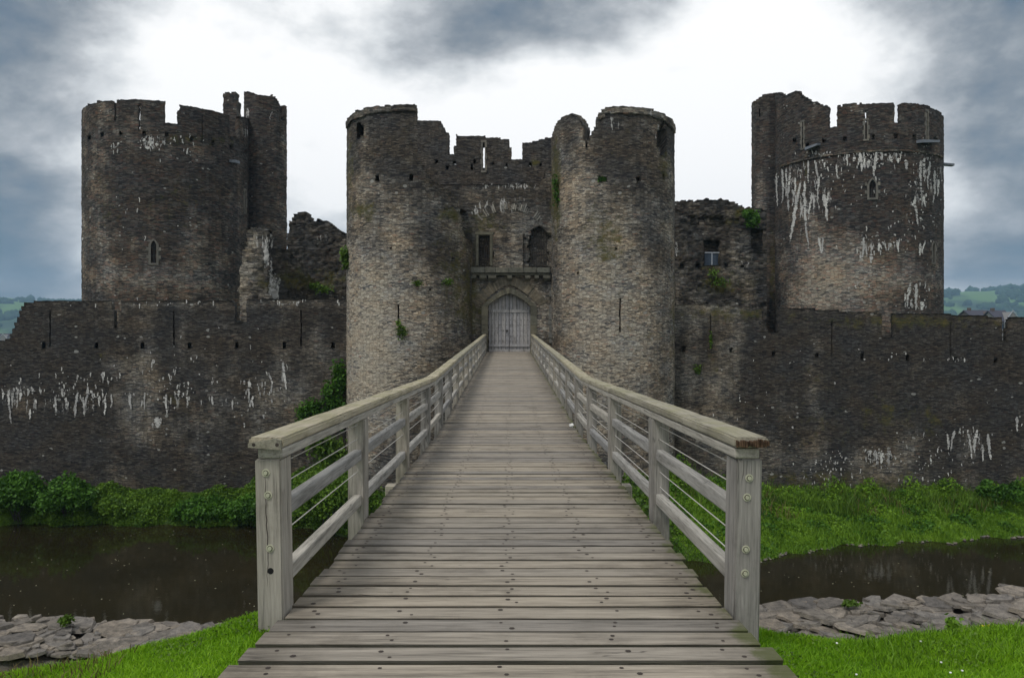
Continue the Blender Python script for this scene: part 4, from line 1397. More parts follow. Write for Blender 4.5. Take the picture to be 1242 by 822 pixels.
# woods on the hills: each crown a lumpy ball; far off and beyond counting
ico = bmesh.new()
bmesh.ops.create_icosphere(ico, subdivisions=1, radius=1)
iv = np.array([v.co[:] for v in ico.verts]); ifc = np.array([[v.index for v in f.verts] for f in ico.faces])
ico.free()
Vs, Fs = [], []
cnt = 0
for k in range(2400):
    side = random.random() < 0.35
    px = random.uniform(-160, 150) if side else random.uniform(1060, 1420)
    tq = random.random() ** 0.8
    Yq = 1500 + tq * 1500
    x = (px - CX) / F * Yq
    i = np.clip(np.searchsorted(hx, x), 1, 239)
    fx = (x - hx[i - 1]) / (hx[i] - hx[i - 1])
    jf = tq * 21
    j = int(min(jf, 20))
    row = Zh[i - 1] * (1 - fx) + Zh[i] * fx
    zz = row[j] + (row[j + 1] - row[j]) * (jf - j)
    # clearings follow the pasture
    if not side and 1160 < px < 1212 and 355 < HY - F * zz / Yq < 370: continue
    if mnoise.noise(Vector((x * 0.007, Yq * 0.0036, 3.1))) > 0.12: continue
    r = random.uniform(7, 15)
    s3 = np.array([r, r, r * random.uniform(0.7, 1.1)]) * (1 + RNG.normal(0, 0.12, (len(iv), 1)))
    Vs.append(iv * s3 + np.array([x, Yq, zz + r * 0.4]))
    Fs.append(ifc + cnt)
    cnt += len(iv)
tag(link('hillside_woods', np_mesh('hillside_woods', np.concatenate(Vs), np.concatenate(Fs), True), M['wood']), 'blue-green woods covering the distant hillside', 'woods', kind='stuff')

# ------------------------------------------------------------------ far houses
def house(px, py_ridge, py_eave, Y, wpx, depth, label, wallm, cross=True, chim=True):
    c = at(px, py_ridge, Y)
    ze = (HY - py_eave) / F * Y
    zb_ = -13.0
    hwid = wpx / F * Y / 2
    H = empty('house', (c.x, Y, zb_), label, 'house', 'houses beyond the castle')
    b_ = MB()
    b_.box((c.x - hwid, Y, zb_), (c.x + hwid, Y + depth, ze))
    b_.prism([Vector((c.x - hwid, Y, ze)), Vector((c.x - hwid, Y + depth, ze)), Vector((c.x - hwid, Y + depth / 2, c.z - 0.1))], (2 * hwid, 0, 0))
    b_.build('wall', wallm, H)
    r_ = MB()
    e = 0.4
    r_.prism([Vector((c.x - hwid - e, Y - e, ze - 0.2)), Vector((c.x - hwid - e, Y + depth / 2, c.z)), Vector((c.x - hwid - e, Y + depth / 2, c.z + 0.25)), Vector((c.x - hwid - e, Y - e, ze + 0.1))], (2 * hwid + 2 * e, 0, 0))
    r_.prism([Vector((c.x - hwid - e, Y + depth + e, ze - 0.2)), Vector((c.x - hwid - e, Y + depth / 2, c.z)), Vector((c.x - hwid - e, Y + depth / 2, c.z + 0.25)), Vector((c.x - hwid - e, Y + depth + e, ze + 0.1))], (2 * hwid + 2 * e, 0, 0))
    ro = r_.build('roof', M['roof'], H)
    if chim:
        k = MB()
        k.box((c.x - hwid * 0.7, Y + depth / 2 - 0.5, c.z - 0.6), (c.x - hwid * 0.7 + 0.7, Y + depth / 2 + 0.5, c.z + 0.9), 0.03)
        k.build('chimney', M['brickwall'], ro)
    if cross:
        g = MB()
        xg = c.x + hwid * 0.55
        wg = 1.9
        zg = c.z - 0.25
        g.prism([Vector((xg - wg, Y - 0.9, zb_)), Vector((xg + wg, Y - 0.9, zb_)), Vector((xg + wg, Y - 0.9, ze)), Vector((xg, Y - 0.9, zg)), Vector((xg - wg, Y - 0.9, ze))], (0, depth * 0.5, 0))
        gb = g.build('gable', wallm, H)
        bb = MB()
        for sg in (-1, 1):
            a, d = Vector((xg, Y - 1.1, zg + 0.5)), Vector((xg + sg * (wg + 0.4), Y - 1.1, ze - 0.1))
            bb.prism([a, d, d + Vector((0, 0, -0.3)), a + Vector((0, 0, -0.3))], (0, 0.18, 0))
        bb.build('bargeboard', M['frame'], gb)
    wnd = MB()
    for f in (-0.6, -0.2):
        wnd.box((c.x + f * hwid - 0.5, Y - 0.06, ze - 2.0), (c.x + f * hwid + 0.5, Y + 0.05, ze - 0.7))
    wnd.build('window', M['glass'], H)
    return H


house(1194, 376.5, 386, 230, 26, 9, 'slate-roofed house with a white-edged gable, nearer the round tower', M['brickwall'])
house(1221, 377, 390, 210, 18, 9, 'tall grey slate-roofed house seen through the last parapet gap', M['render'])
house(1, 405, 410, 420, 14, 9, 'small pale house far off below the left hillside', M['render'], True, False)

# ------------------------------------------------------------------ vegetation
def leaves_mesh(name, P, size, up=0.4, elong=1.5):
    """one leaf-shaped quad at each point"""
    n = len(P)
    a = RNG.normal(0, 1, (n, 3)); a[:, 2] += up
    a /= np.linalg.norm(a, axis=1)[:, None]
    r = RNG.normal(0, 1, (n, 3))
    u = np.cross(a, r); u /= np.linalg.norm(u, axis=1)[:, None]
    v = np.cross(a, u)
    s = np.asarray(size)[:, None] if np.ndim(size) else np.full((n, 1), size)
    s = s * RNG.uniform(0.6, 1.3, (n, 1))
    A = P + u * s * elong * 0.5
    B = P + v * s * 0.42 + a * s * 0.08
    C = P - u * s * elong * 0.5
    D = P - v * s * 0.42 + a * s * 0.08
    V = np.stack([A, B, C, D], 1).reshape(-1, 3)
    Fq = np.arange(4 * n).reshape(-1, 4)
    return np_mesh(name, V, Fq)


def clump_points(c, rad, n, nclump):
    """leaves gathered in lumps over a dome, so that the outline is uneven and gaps stay open"""
    cs = []
    for k in range(nclump):
        d = RNG.normal(0, 1, 3); d /= np.linalg.norm(d)
        if d[2] < -0.2: d[2] *= -0.6
        f = RNG.uniform(0.35, 1.0) ** 0.5
        cs.append(np.array(c) + d * np.array(rad) * f)
    cs = np.array(cs)
    i = RNG.integers(0, nclump, n)
    d = RNG.normal(0, 1, (n, 3)); d /= np.linalg.norm(d, axis=1)[:, None]
    rr = np.array(rad).mean() * RNG.uniform(0.12, 0.38, (nclump, 1))[i] * RNG.uniform(0.3, 1, (n, 1)) ** 0.5
    return cs[i] + d * rr


def shrub(px, py, wpx, hpx, Y, n, label, leaf=0.17, mat='leaf', name='shrub', group=None, cat='shrub'):
    c = at(px, py, Y)
    rx, rz = wpx / 2 / F * Y, hpx / 2 / F * Y
    S = empty(name, (c.x, c.y, c.z - rz), label, cat, group)
    P = clump_points((c.x, c.y, c.z), (rx, min(rx, 1.3), rz), n, max(8, n // 60))
    link('foliage', leaves_mesh('foliage', P, leaf), M[mat], S)
    st = MB()
    for k in range(7):
        e = Vector((c.x + random.uniform(-0.6, 0.6) * rx, c.y + random.uniform(-0.5, 0.5) * rx, c.z + random.uniform(-0.2, 0.6) * rz))
        st.tube((c.x + random.uniform(-.2, .2) * rx, c.y, c.z - rz), e, 0.03, 5, 0.01)
    st.build('stem', M['iron'], S)
    return S


shrub(22, 604, 66, 58, 40.9, 9000, 'tall round dark green shrub at the frame edge, by the water below the wall', 0.135)
shrub(83, 608, 60, 54, 40.7, 8000, 'broad dark green shrub second from the frame edge, overhanging the water', 0.135)
shrub(140, 616, 56, 30, 41.3, 5000, 'low sprawling green bush between the big shrubs and the middle of the bank', 0.12, 'weed')
shrub(250, 620, 74, 30, 41.0, 7000, 'wide low bush in the middle of the left bank, leaves trailing into the water', 0.12)
shrub(308, 620, 60, 36, 40.6, 6000, 'dense bush beside the nearest left bridge post, at the water edge', 0.12)
shrub(398, 610, 90, 70, 38.6, 9000, 'grey-green feathery bush seen through the left railing', 0.10, 'weed')
shrub(1215, 598, 56, 26, 41.5, 1500, 'dark low bush at the right frame edge, under the curtain wall', 0.15)

# bank undergrowth, dense: stuff
def scatter_bank(n, x0, x1, hfun, dens=None, keep=None):
    X = RNG.uniform(x0, x1, n)
    e = np.interp(X, EDGE_X, EDGE_Y) + 0.25 * np.sin(X * 1.7) + 0.15 * np.sin(X * 4.1)
    f = RNG.uniform(-0.01, 1.0, n)
    Yp = e + f * (42.9 - e)
    ok = ((X - LT[0]) ** 2 + (Yp - LT[1]) ** 2 > (LT[2] + .1) ** 2) & ((X - RT[0]) ** 2 + (Yp - RT[1]) ** 2 > (RT[2] + .1) ** 2)
    X, Yp, f = X[ok], Yp[ok], f[ok]
    h = hfun(X, Yp, f)
    lump = 0.5 + 0.5 * np.sin(X * 2.1 + Yp * 1.3) * np.sin(X * 0.9 - Yp * 2.2 + 1)
    Zp = bank_z(X, Yp) + h * RNG.uniform(0, 1, len(X)) * (0.35 + 0.9 * lump)
    return np.stack([X, Yp, Zp], 1)


P = scatter_bank(105000, -29, -7.4, lambda X, Y, f: np.where(f < 0.1, 0.35, 0.45) + 0.3 * np.sin(X * 0.8) + 0.25 * np.sin(X * 2.3 + 1) + np.where(X > -12, 0.25, 0))
tag(link('bank_undergrowth', leaves_mesh('bank_undergrowth', P, 0.105), M['weed']), 'dense tangle of green weeds and ivy along the foot of the left wall', 'undergrowth', kind='stuff')
def clumps(X, Y):
    return np.clip(np.sin(X * 1.9 + Y * 1.1) * np.sin(X * 0.7 - Y * 1.8 + 1) + 0.5 * np.sin(X * 4.3 + Y * 3.1), 0, 1.5)


P = scatter_bank(78000, 7.6, 30, lambda X, Y, f: (0.05 + 0.28 * clumps(X, Y) + 0.7 * np.clip((f - 0.5) / 0.45, 0, 1)) * np.clip(f * 5, 0.15, 1))
tag(link('bank_undergrowth', leaves_mesh('bank_undergrowth', P, 0.095, 0.5, 1.7), M['bankgrass']), 'low green weeds on the bank sloping to the water right of the bridge', 'undergrowth', kind='stuff')
P = scatter_bank(26000, 7.6, 30, lambda X, Y, f: (0.1 + 0.35 * clumps(X + 3, Y)) * np.clip(f * 4, 0.1, 1) + 0.6 * np.clip((f - 0.6) / 0.3, 0, 1))
P = P[clumps(P[:, 0] + 3, P[:, 1]) > 0.35]
tag(link('bank_undergrowth', leaves_mesh('bank_undergrowth', P, 0.12, 0.3, 1.5), M['leaf']), 'darker leafy clumps dotted over the bank right of the bridge', 'undergrowth', kind='stuff')


def tall_blades(P, hmin, hmax, wd):
    n = len(P)
    h = RNG.uniform(hmin, hmax, n) * (0.6 + 0.7 * (0.5 + 0.5 * np.sin(P[:, 0] * 2.3 + P[:, 1] * 1.7) * np.sin(P[:, 0] * 0.9 - P[:, 1] * 2.4)))
    a = RNG.uniform(0, 2 * math.pi, n)
    lean = RNG.normal(0, 0.35, (n, 2)) * h[:, None]
    dx_ = np.stack([np.cos(a) * wd, np.sin(a) * wd, 0 * a], 1)
    mid = P + np.stack([lean[:, 0] * 0.35, lean[:, 1] * 0.35, h * 0.6], 1)
    tip = P + np.stack([lean[:, 0], lean[:, 1], h * 0.95], 1)
    V = np.stack([P - dx_, P + dx_, mid + dx_ * 0.8, mid - dx_ * 0.8, tip + dx_ * 0.15, tip - dx_ * 0.15], 1).reshape(-1, 3)
    k = np.arange(n)[:, None] * 6
    return V, np.concatenate([k + np.array([[0, 1, 2, 3]]), k + np.array([[3, 2, 4, 5]])])


P = scatter_bank(34000, 7.6, 30, lambda X, Y, f: 0 * X)
V, Fq = tall_blades(P, 0.10, 0.34, 0.013)
tag(link('bank_grass', np_mesh('bank_grass', V, Fq), M['bankgrass']), 'rough bright green grass sloping down to the water right of the bridge', 'grass', kind='stuff')
P = scatter_bank(16000, 7.6, 30, lambda X, Y, f: 0 * X)
e = np.interp(P[:, 0], EDGE_X, EDGE_Y)
P = P[(P[:, 1] - e) / (42.9 - e) > 0.55 + 0.1 * np.sin(P[:, 0])]
V, Fq = tall_blades(P, 0.35, 1.0, 0.016)
tag(link('bank_weeds', np_mesh('bank_weeds', V, Fq), M['weed']), 'taller dark green weeds at the foot of the right wall', 'weeds', kind='stuff')
P = scatter_bank(2600, 8.0, 30, lambda X, Y, f: 0 * X)
e = np.interp(P[:, 0], EDGE_X, EDGE_Y)
P = P[((P[:, 1] - e) / (42.9 - e) > 0.45) & (np.sin(P[:, 0] * 1.1) + np.sin(P[:, 0] * 2.7 + P[:, 1]) > 0.1)]
V, Fq = tall_blades(P, 0.4, 0.95, 0.014)
tag(link('bank_stems', np_mesh('bank_stems', V, Fq), M['dry']), 'brownish dry stems among the grass at the foot of the right wall', 'weeds', kind='stuff')
P = scatter_bank(14000, -7.4, 7.6, lambda X, Y, f: 0.5 + 0 * X)
tag(link('bank_undergrowth', leaves_mesh('bank_undergrowth', P, 0.15), M['weed']), 'green weeds under the bridge at the foot of the gatehouse towers', 'undergrowth', kind='stuff')

# pale shingle along the right water edge
mb = MB()
for k in range(210):
    X = random.uniform(9, 27)
    if math.sin(X * 2.3) + math.sin(X * 5.1 + 1) < -0.4: continue
    e = float(np.interp(X, EDGE_X, EDGE_Y) + 0.25 * math.sin(X * 1.7) + 0.15 * math.sin(X * 4.1))
    r = random.uniform(0.018, 0.06)
    q = Vector((X, e + random.uniform(-0.22, 0.14), ZWATER + 0.03))
    mb.box((-r * 1.5, -r, -r * 0.5), (r * 1.5, r, r * 0.5), r * 0.3, Matrix.Translation(q) @ Matrix.Rotation(random.uniform(0, 3), 4, 'Z'))
tag(mb.build('shore_pebbles', M['slab']), 'pale pebbles strung along the water edge below the right bank', 'pebbles', kind='stuff')

# specks and fallen leaves afloat on the moat
Vs, Fs = [], []
for k in range(420):
    X, Yq = random.uniform(-28, 28), random.uniform(26, 41)
    if Yq > np.interp(X, EDGE_X, EDGE_Y) - 0.6: continue
    r, a = random.uniform(0.012, 0.045), random.uniform(0, 3)
    c, s_ = math.cos(a) * r, math.sin(a) * r
    i = len(Vs)
    Vs += [(X + c, Yq + s_, ZWATER + 0.006), (X - s_ * .6, Yq + c * .6, ZWATER + 0.006), (X - c, Yq - s_, ZWATER + 0.006), (X + s_ * .6, Yq - c * .6, ZWATER + 0.006)]
    Fs.append((i, i + 1, i + 2, i + 3))
tag(link('floating_specks', np_mesh('floating_specks', Vs, Fs), M['bolt']), 'pale specks and fallen leaves floating on the dark moat', 'debris', kind='stuff')

# climbing plants on the walls
def wall_plant(name, label, areas, Y, n, leaf, mat, out=0.25, cat='plant', group=None):
    P = []
    for px, py, rx, ry, wgt in areas:
        m_ = int(max(n, 90) * wgt * 1.5)
        a = np.clip(RNG.normal(0, 0.38, (m_, 2)), -0.85, 0.85)
        x = (px + a[:, 0] * rx - CX) / F * Y
        z = (HY - (py + a[:, 1] * ry)) / F * Y
        P.append(np.stack([x, Y - RNG.uniform(0.02, 1, m_) ** 1.5 * out, z], 1))
    P = np.concatenate(P)
    me = leaves_mesh(name, P, leaf)
    return tag(link(name, me, M[mat]), label, cat, group)


wall_plant('climbing_plant', 'bright green ivy climbing the dark wall where it meets the left gate tower',
           [(412, 458, 11, 26, .30), (399, 480, 10, 22, .18), (381, 494, 16, 14, .20), (368, 502, 10, 14, .10), (407, 496, 16, 30, .22)], 42.8, 1500, 0.14, 'leaf', 0.4)
wall_plant('climbing_plant', 'yellow-green plant tufts low on the ivy, seen between the railing posts', [(400, 545, 30, 20, .6), (388, 533, 20, 20, .4)], 41.5, 900, 0.15, 'leaf_light', 0.6)
wall_plant('wall_plant', 'bright green tuft growing out of the outer edge of the left gate tower', [(420.5, 312, 8, 16, 1)], 42.0, 320, 0.13, 'leaf_light', 0.4)
wall_plant('wall_plant', 'yellow-green tuft sprouting low on the front of the left gate tower', [(487, 402, 9, 11, .8), (484, 393, 4, 7, .2)], 39.7, 110, 0.10, 'leaf_light', 0.15)
wall_plant('wall_plant', 'leafy green bush rooted in the ruin beside the streaked round tower', [(911, 266, 10, 12, .8), (905, 260, 8, 6, .2)], 51.6, 420, 0.16, 'leaf', 0.5)
wall_plant('wall_plant', 'small green tuft filling a square hole in the right gate tower', [(731, 218, 7, 4, 1)], 40.0, 90, 0.09, 'leaf', 0.1)
wall_plant('wall_plant', 'dark green growth in the cleft between the gate front and the right gate tower', [(673, 222, 4, 12, .5), (675, 238, 5, 14, .5)], 41.8, 160, 0.10, 'leaf', 0.2)
wall_plant('wall_plant', 'faint green sprig on the left gate tower, nearer its middle, level with the cornice', [(507, 343, 8, 4, 1)], 39.75, 36, 0.09, 'leaf_light', 0.1)
wall_plant('wall_plant', 'faint green sprig on the left gate tower just beside the cornice', [(543, 342, 8, 5, 1)], 40.3, 36, 0.09, 'leaf_light', 0.1)
wall_plant('wall_plant', 'narrow green weed strip hanging below an arrow loop of the right curtain wall', [(862, 412, 2, 12, 1)], 42.95, 50, 0.09, 'leaf_light', 0.08)
wall_plant('wall_plant', 'small yellow-green tuft on the right curtain wall, nearest the gate tower', [(846, 448, 6, 7, 1)], 42.95, 40, 0.09, 'leaf_light', 0.08)
wall_plant('wall_plant', 'green grass tufts along the slope of the ruin left of the gatehouse', [(380, 347, 14, 5, .5), (393, 351, 14, 6, .5)], 50.0, 260, 0.13, 'leaf_light', 0.3)
wall_plant('wall_plant', 'green weeds below the barred window of the ruin', [(866, 331, 8, 8, .4), (872, 342, 15, 7, .6)], 51.8, 130, 0.11, 'weed', 0.15)

# lawn: short blades on both sides of the deck
def blades(n, x0, x1, y0, y1, hmin, hmax, keep):
    X = RNG.uniform(x0, x1, n); Yb = RNG.uniform(y0, y1, n)
    ok = keep(X, Yb)
    X, Yb = X[ok], Yb[ok]
    n = len(X)
    h = RNG.uniform(hmin, hmax, n) * (0.75 + 0.5 * (0.5 + 0.5 * np.sin(X * 9 + Yb * 5) * np.sin(X * 4 - Yb * 11)))
    a = RNG.uniform(0, 2 * math.pi, n)
    wd = RNG.uniform(0.0020, 0.0042, n)
    lean = RNG.normal(0, 0.42, (n, 2)) * h[:, None]
    B = np.stack([X, Yb, near_z(X, Yb) - 0.004], 1)
    dx_ = np.stack([np.cos(a) * wd, np.sin(a) * wd, 0 * a], 1)
    mid = B + np.stack([lean[:, 0] * 0.35, lean[:, 1] * 0.35, h * 0.6], 1)
    tip = B + np.stack([lean[:, 0], lean[:, 1], h * 0.95], 1)
    V = np.stack([B - dx_, B + dx_, mid + dx_ * 0.75, mid - dx_ * 0.75, tip + dx_ * 0.1, tip - dx_ * 0.1], 1).reshape(-1, 3)
    k = np.arange(n)[:, None] * 6
    Fq = np.concatenate([k + np.array([[0, 1, 2, 3]]), k + np.array([[3, 2, 4, 5]])])
    return V, Fq


def off_deck(X, Yb):
    return np.abs(X) > np.interp(Yb, [3.0, 4.25, 6], [1.37, 1.225, 1.225])


V, Fq = blades(70000, -3.9, -1.2, 3.2, 5.0, 0.016, 0.036, off_deck)
tag(link('lawn_grass', np_mesh('lawn_grass', V, Fq), M['lawn']), 'short bright green lawn on the left edge of the deck', 'grass', kind='stuff')
V, Fq = blades(80000, 1.2, 3.9, 3.2, 5.2, 0.018, 0.042, off_deck)
tag(link('lawn_grass', np_mesh('lawn_grass', V, Fq), M['lawn']), 'bright green lawn dotted with weeds to the right of the deck', 'grass', kind='stuff')
V, Fq = blades(2600, 2.0, 3.9, 4.2, 5.0, 0.035, 0.085, off_deck)
tag(link('lawn_weeds', np_mesh('lawn_weeds', V, Fq), M['bankgrass']), 'taller straggling grass along the right lawn crest', 'grass', kind='stuff')
V, Fq = blades(700, -3.6, -2.1, 3.9, 4.4, 0.04, 0.085, off_deck)
tag(link('lawn_weeds', np_mesh('lawn_weeds', V, Fq), M['dry']), 'dry thin grass along the left lawn crest', 'grass', kind='stuff')

# clover and broad-leaved weeds low in the turf
n = 9000
X = np.concatenate([RNG.uniform(-3.6, -1.25, n // 2), RNG.uniform(1.25, 3.8, n // 2)]); Yb = RNG.uniform(3.3, 4.9, n)
ok = off_deck(X, Yb) & (np.sin(X * 5.2 + Yb * 3.1) * np.sin(X * 2.3 - Yb * 6.7) + 0.4 * np.sin(X * 13 + Yb * 9) > 0.25)
X, Yb = X[ok], Yb[ok]
P = np.stack([X, Yb, near_z(X, Yb) + RNG.uniform(0.008, 0.038, len(X))], 1)
tag(link('clover', leaves_mesh('clover', P, 0.017, 1.6, 1.2), M['leaf_light']), 'clover and small broad leaved weeds in the turf beside the deck', 'weeds', kind='stuff')

# ------------------------------------------------------------------ rough stone retaining walls of the near bank
def slab_wall(label, x0, x1, top_pts, bot_pts, seed):
    """rough slabs bedded on a sloping wall head; a solid core drops to the water behind"""
    g = random.Random(seed)
    tx, ty = zip(*top_pts); bx_, by = zip(*bot_pts)
    YF, YN = 9.0, 8.15
    def surf(X, f):
        Yq = YN + (YF - YN) * f
        px = CX + F * X / Yq
        zt_ = (HY - np.interp(px, tx, ty)) / F * YF
        zb_ = (HY - np.interp(px, bx_, by)) / F * YN
        return Vector((X, Yq, float(zb_ + (zt_ - zb_) * f)))
    W_ = empty('retaining_wall', ((x0 + x1) / 2, 8.6, -10.4), label, 'wall')
    n = 60
    core = bmesh.new()
    rows = []
    for i in range(n + 1):
        X = x0 + (x1 - x0) * i / n
        a, c = surf(X, 0.0), surf(X, 1.0)
        rows.append([core.verts.new(v) for v in (Vector((X, 8.0, -4.6)), a + Vector((0, -0.12, -0.20)), a + Vector((0, 0, -0.07)), c + Vector((0, 0, -0.07)), Vector((X, YF + 0.02, -10.4)), Vector((X, 8.0, -10.4)))])
    for i in range(n):
        for k in range(6):
            core.faces.new((rows[i][k], rows[i + 1][k], rows[i + 1][(k + 1) % 6], rows[i][(k + 1) % 6]))
    core.faces.new(rows[0]); core.faces.new(rows[-1][::-1])
    bmesh.ops.recalc_face_normals(core, faces=core.faces[:])
    me = bpy.data.meshes.new('wall_core'); core.to_mesh(me); core.free()
    link('wall_core', me, M['mud'], W_)
    mb = MB()
    ncol = int((x1 - x0) / 0.15)
    nrow = 9
    for r_ in range(nrow):
        for c_ in range(ncol + 1):
            if g.random() < 0.04: continue
            X = x0 + (c_ + g.uniform(-0.42, 0.42) + 0.5 * (r_ % 2)) * (x1 - x0) / ncol
            if X < x0 or X > x1: continue
            f = (r_ + 0.5 + g.uniform(-0.32, 0.32)) / nrow
            p0 = surf(X, min(1.02, max(0, f)))
            sx = g.choice((0.05, 0.07, 0.10, 0.14, 0.18, 0.26)) * g.uniform(0.85, 1.2)
            sy = sx * g.uniform(0.42, 0.7) + 0.02
            k = g.choice((5, 6, 6, 7))
            th = g.uniform(0.018, 0.042)
            pts = []
            for q in range(k):
                a = 2 * math.pi * (q + g.uniform(-0.28, 0.28)) / k
                rr = g.uniform(0.75, 1.12)
                pts.append(Vector((math.cos(a) * sx * rr, math.sin(a) * sy * rr, 0)))
            rot = Matrix.Rotation(g.uniform(-0.13, 0.13) , 4, 'Y') @ Matrix.Rotation(g.uniform(-0.06, 0.20), 4, 'X') @ Matrix.Rotation(g.uniform(-0.5, 0.5), 4, 'Z')
            T0 = Matrix.Translation(p0 + Vector((0, 0, -th + g.uniform(0.0, 0.045))))
            vs_ = mb.prism(pts, (0, 0, th))
            for v in vs_[k:]:           # weathered: the upper rim is smaller and uneven
                v.co.x *= 0.93; v.co.y *= 0.90; v.co.z += g.uniform(-0.012, 0.012)
            bmesh.ops.transform(mb.bm, matrix=T0 @ rot, verts=vs_)
    mb.build('slabs', M['slab'], W_)
    return W_


slab_wall('rough slab-topped stone wall above the water, left of the bridge', -9.5, -1.9, [(-400, 742), (0, 749), (60, 750), (160, 757), (300, 759), (420, 760)], [(-400, 794), (0, 791), (100, 795), (240, 785), (420, 778)], 3)
slab_wall('rough layered stone wall above the water, right of the bridge', 1.9, 9.5, [(800, 738), (925, 735), (990, 729), (1000, 727), (1100, 728), (1160, 724), (1200, 720), (1242, 714), (1700, 690)],
          [(800, 790), (925, 782), (1000, 781), (1100, 778), (1242, 762), (1700, 740)], 4)

# weeds, flowers
wall_plant('weed_tuft', 'little green weed sprouting from the left slab wall', [(82, 750, 10, 6, 1)], 8.75, 110, 0.035, 'leaf_light', 0.1, 'weed')
wall_plant('weed_tuft', 'green weed between the slabs just right of the bridge post', [(1030, 730, 12, 4, 1)], 8.8, 120, 0.035, 'leaf_light', 0.1, 'weed')
wall_plant('weed_tuft', 'straggling weeds at the foot of the right slab wall beside the yellow flowers', [(1156, 764, 16, 9, .6), (1152, 754, 8, 12, .4)], 8.0, 300, 0.035, 'bankgrass', 0.2, 'weed')
FL = empty('flower_clump', at(1197, 775, 7.6), 'small clump of yellow flowers by the right slab wall', 'flowers')
mbs, mbf = MB(), MB()
for k in range(16):
    b0_ = at(1197 + random.uniform(-10, 10), 778, 7.6)
    e = at(1197 + random.uniform(-9, 9), 763 + random.uniform(-5, 5), 7.6)
    mbs.tube(b0_, e, 0.004, 4)
    mbf.tube(e, e + Vector((random.uniform(-.01, .01), -0.015, 0.012)), 0.020, 6)
mbs.build('stems', M['bankgrass'], FL)
mbf.build('blossoms', M['flower'], FL)
mbf = MB()
for k in range(10):
    X, Yq = random.uniform(1.5, 3.2), random.uniform(3.5, 4.5)
    z = float(near_z(np.array(X), np.array(Yq))) + 0.045
    mbf.tube((X, Yq, z), (X, Yq, z + 0.004), 0.006, 8)
tag(mbf.build('daisies', M['white_petal']), 'tiny white daisies scattered through the right lawn', 'flowers', kind='stuff')

# ------------------------------------------------------------------ the footbridge
BRG = empty('footbridge', (0, 4, -1.7), 'long weathered timber footbridge with post and wire railings leading to the castle gate', 'footbridge')
YEND = 42.93
W = 1.22
posts_y = [4.33, 6.7, 9.5, 12.1, 14.4] + [14.4 + 2.36 * k for k in range(1, 13)]
posts_y = [y for y in posts_y if y < YEND - 0.2]


def half_w(y):
    return float(np.interp(y, [2.0, 3.0, 4.2, 50], [1.46, 1.345, 1.208, 1.208]))


deck = MB()
y = -1.2
pitch = 0.193
while y < YEND - 0.1:
    g = random.uniform(0.034, 0.046)
    wd = pitch - g
    z = float(deck_z(y + wd / 2))
    sl = -0.0243 if y < 13.2 else 0.0189
    hl, hr = half_w(y) + random.uniform(-0.02, 0.012), half_w(y) + random.uniform(-0.02, 0.012)
    zj = random.uniform(-0.004, 0.004)
    Mx = Matrix.Translation((0, y + wd / 2, z + zj)) @ Matrix.Rotation(math.atan(sl), 4, 'X') @ Matrix.Rotation(random.uniform(-0.0018, 0.0018), 4, 'Y')
    deck.mi = 0
    pv_ = deck.box((-hl, -wd / 2, -0.055), (hr, wd / 2, 0), 0.004)
    for v in pv_:                       # sawn boards, undercut a little towards the joists
        if v.co.z < -0.03: v.co.y *= 0.70
    bmesh.ops.transform(deck.bm, matrix=Mx, verts=pv_)
    # pairs of screws over the joists
    if y > 2.5:
        deck.mi = 1
        for jx in (-1.06, -0.56, 0.0, 0.55, 1.06):
            for dyy in (-0.25, 0.25):
                if random.random() < 0.15: continue
                q = Mx @ Vector((jx + random.uniform(-0.05, 0.05), dyy * wd * random.uniform(0.5, 1.3), 0.0))
                r = random.uniform(0.009, 0.016)
                vs_ = [deck.bm.verts.new(q + Vector((math.cos(a) * r, math.sin(a) * r, 0.0016))) for a in np.linspace(0, 2 * math.pi, 7)[:-1]]
                deck.bm.faces.new(vs_).material_index = 1
    y += pitch
deck.build('deck', [M['deck'], M['screw']], BRG)

# joists and cross beams
def sloped_beam(mb, xa_, xb_, y0, y1, dz0, dz1, bevel=0.006):
    """beam along the bridge between y0 and y1, dz above the deck"""
    vs_ = mb.box((xa_, 0, 0), (xb_, 1, 1), 0)
    for v in vs_:
        fy, fz = v.co.y, v.co.z
        yy = y0 + (y1 - y0) * fy
        v.co.y = yy
        v.co.z = float(deck_z(yy)) + (dz0 + (dz1 - dz0) * fz)
    if bevel:
        es = list(set(e for v in vs_ for e in v.link_edges))
        bmesh.ops.bevel(mb.bm, geom=es, offset=bevel, segments=2, affect='EDGES', profile=0.5)


for jx in (-1.06, -0.55, 0.0, 0.55, 1.06):
    mb = MB()
    sloped_beam(mb, jx - 0.05, jx + 0.05, 3.9, 13.2, -0.28, -0.056, 0)
    sloped_beam(mb, jx - 0.05, jx + 0.05, 13.2, YEND, -0.28, -0.056, 0)
    mb.build('joist', M['rail'], BRG)
trestles = (9.95, 20.3, 32.1)
for k, py_ in enumerate(posts_y[1:] + list(trestles)):
    mb = MB()
    L = 1.20 if py_ not in trestles else 1.56
    z = float(deck_z(py_))
    yo = 0.22 if py_ not in trestles else 0.0
    mb.box((-L, py_ - 0.09 + yo, z - 0.47), (L, py_ + 0.09 + yo, z - 0.284), 0.008)
    mb.build('crossbeam', M['beam'], BRG)
for ty_ in trestles:
    z = float(deck_z(ty_))
    for sg in (-1, 1):
        mb = MB()
        mb.tube((sg * 1.0, ty_, z - 0.474), (sg * 1.5, ty_, -11.0), 0.15, 12)
        mb.build('trestle_leg', M['post'], BRG)
    mb = MB()
    mb.tube((-1.10, ty_ + 0.17, z - 2.2), (1.35, ty_ + 0.17, z - 6.5), 0.08, 8)
    mb.build('trestle_brace', M['post'], BRG)

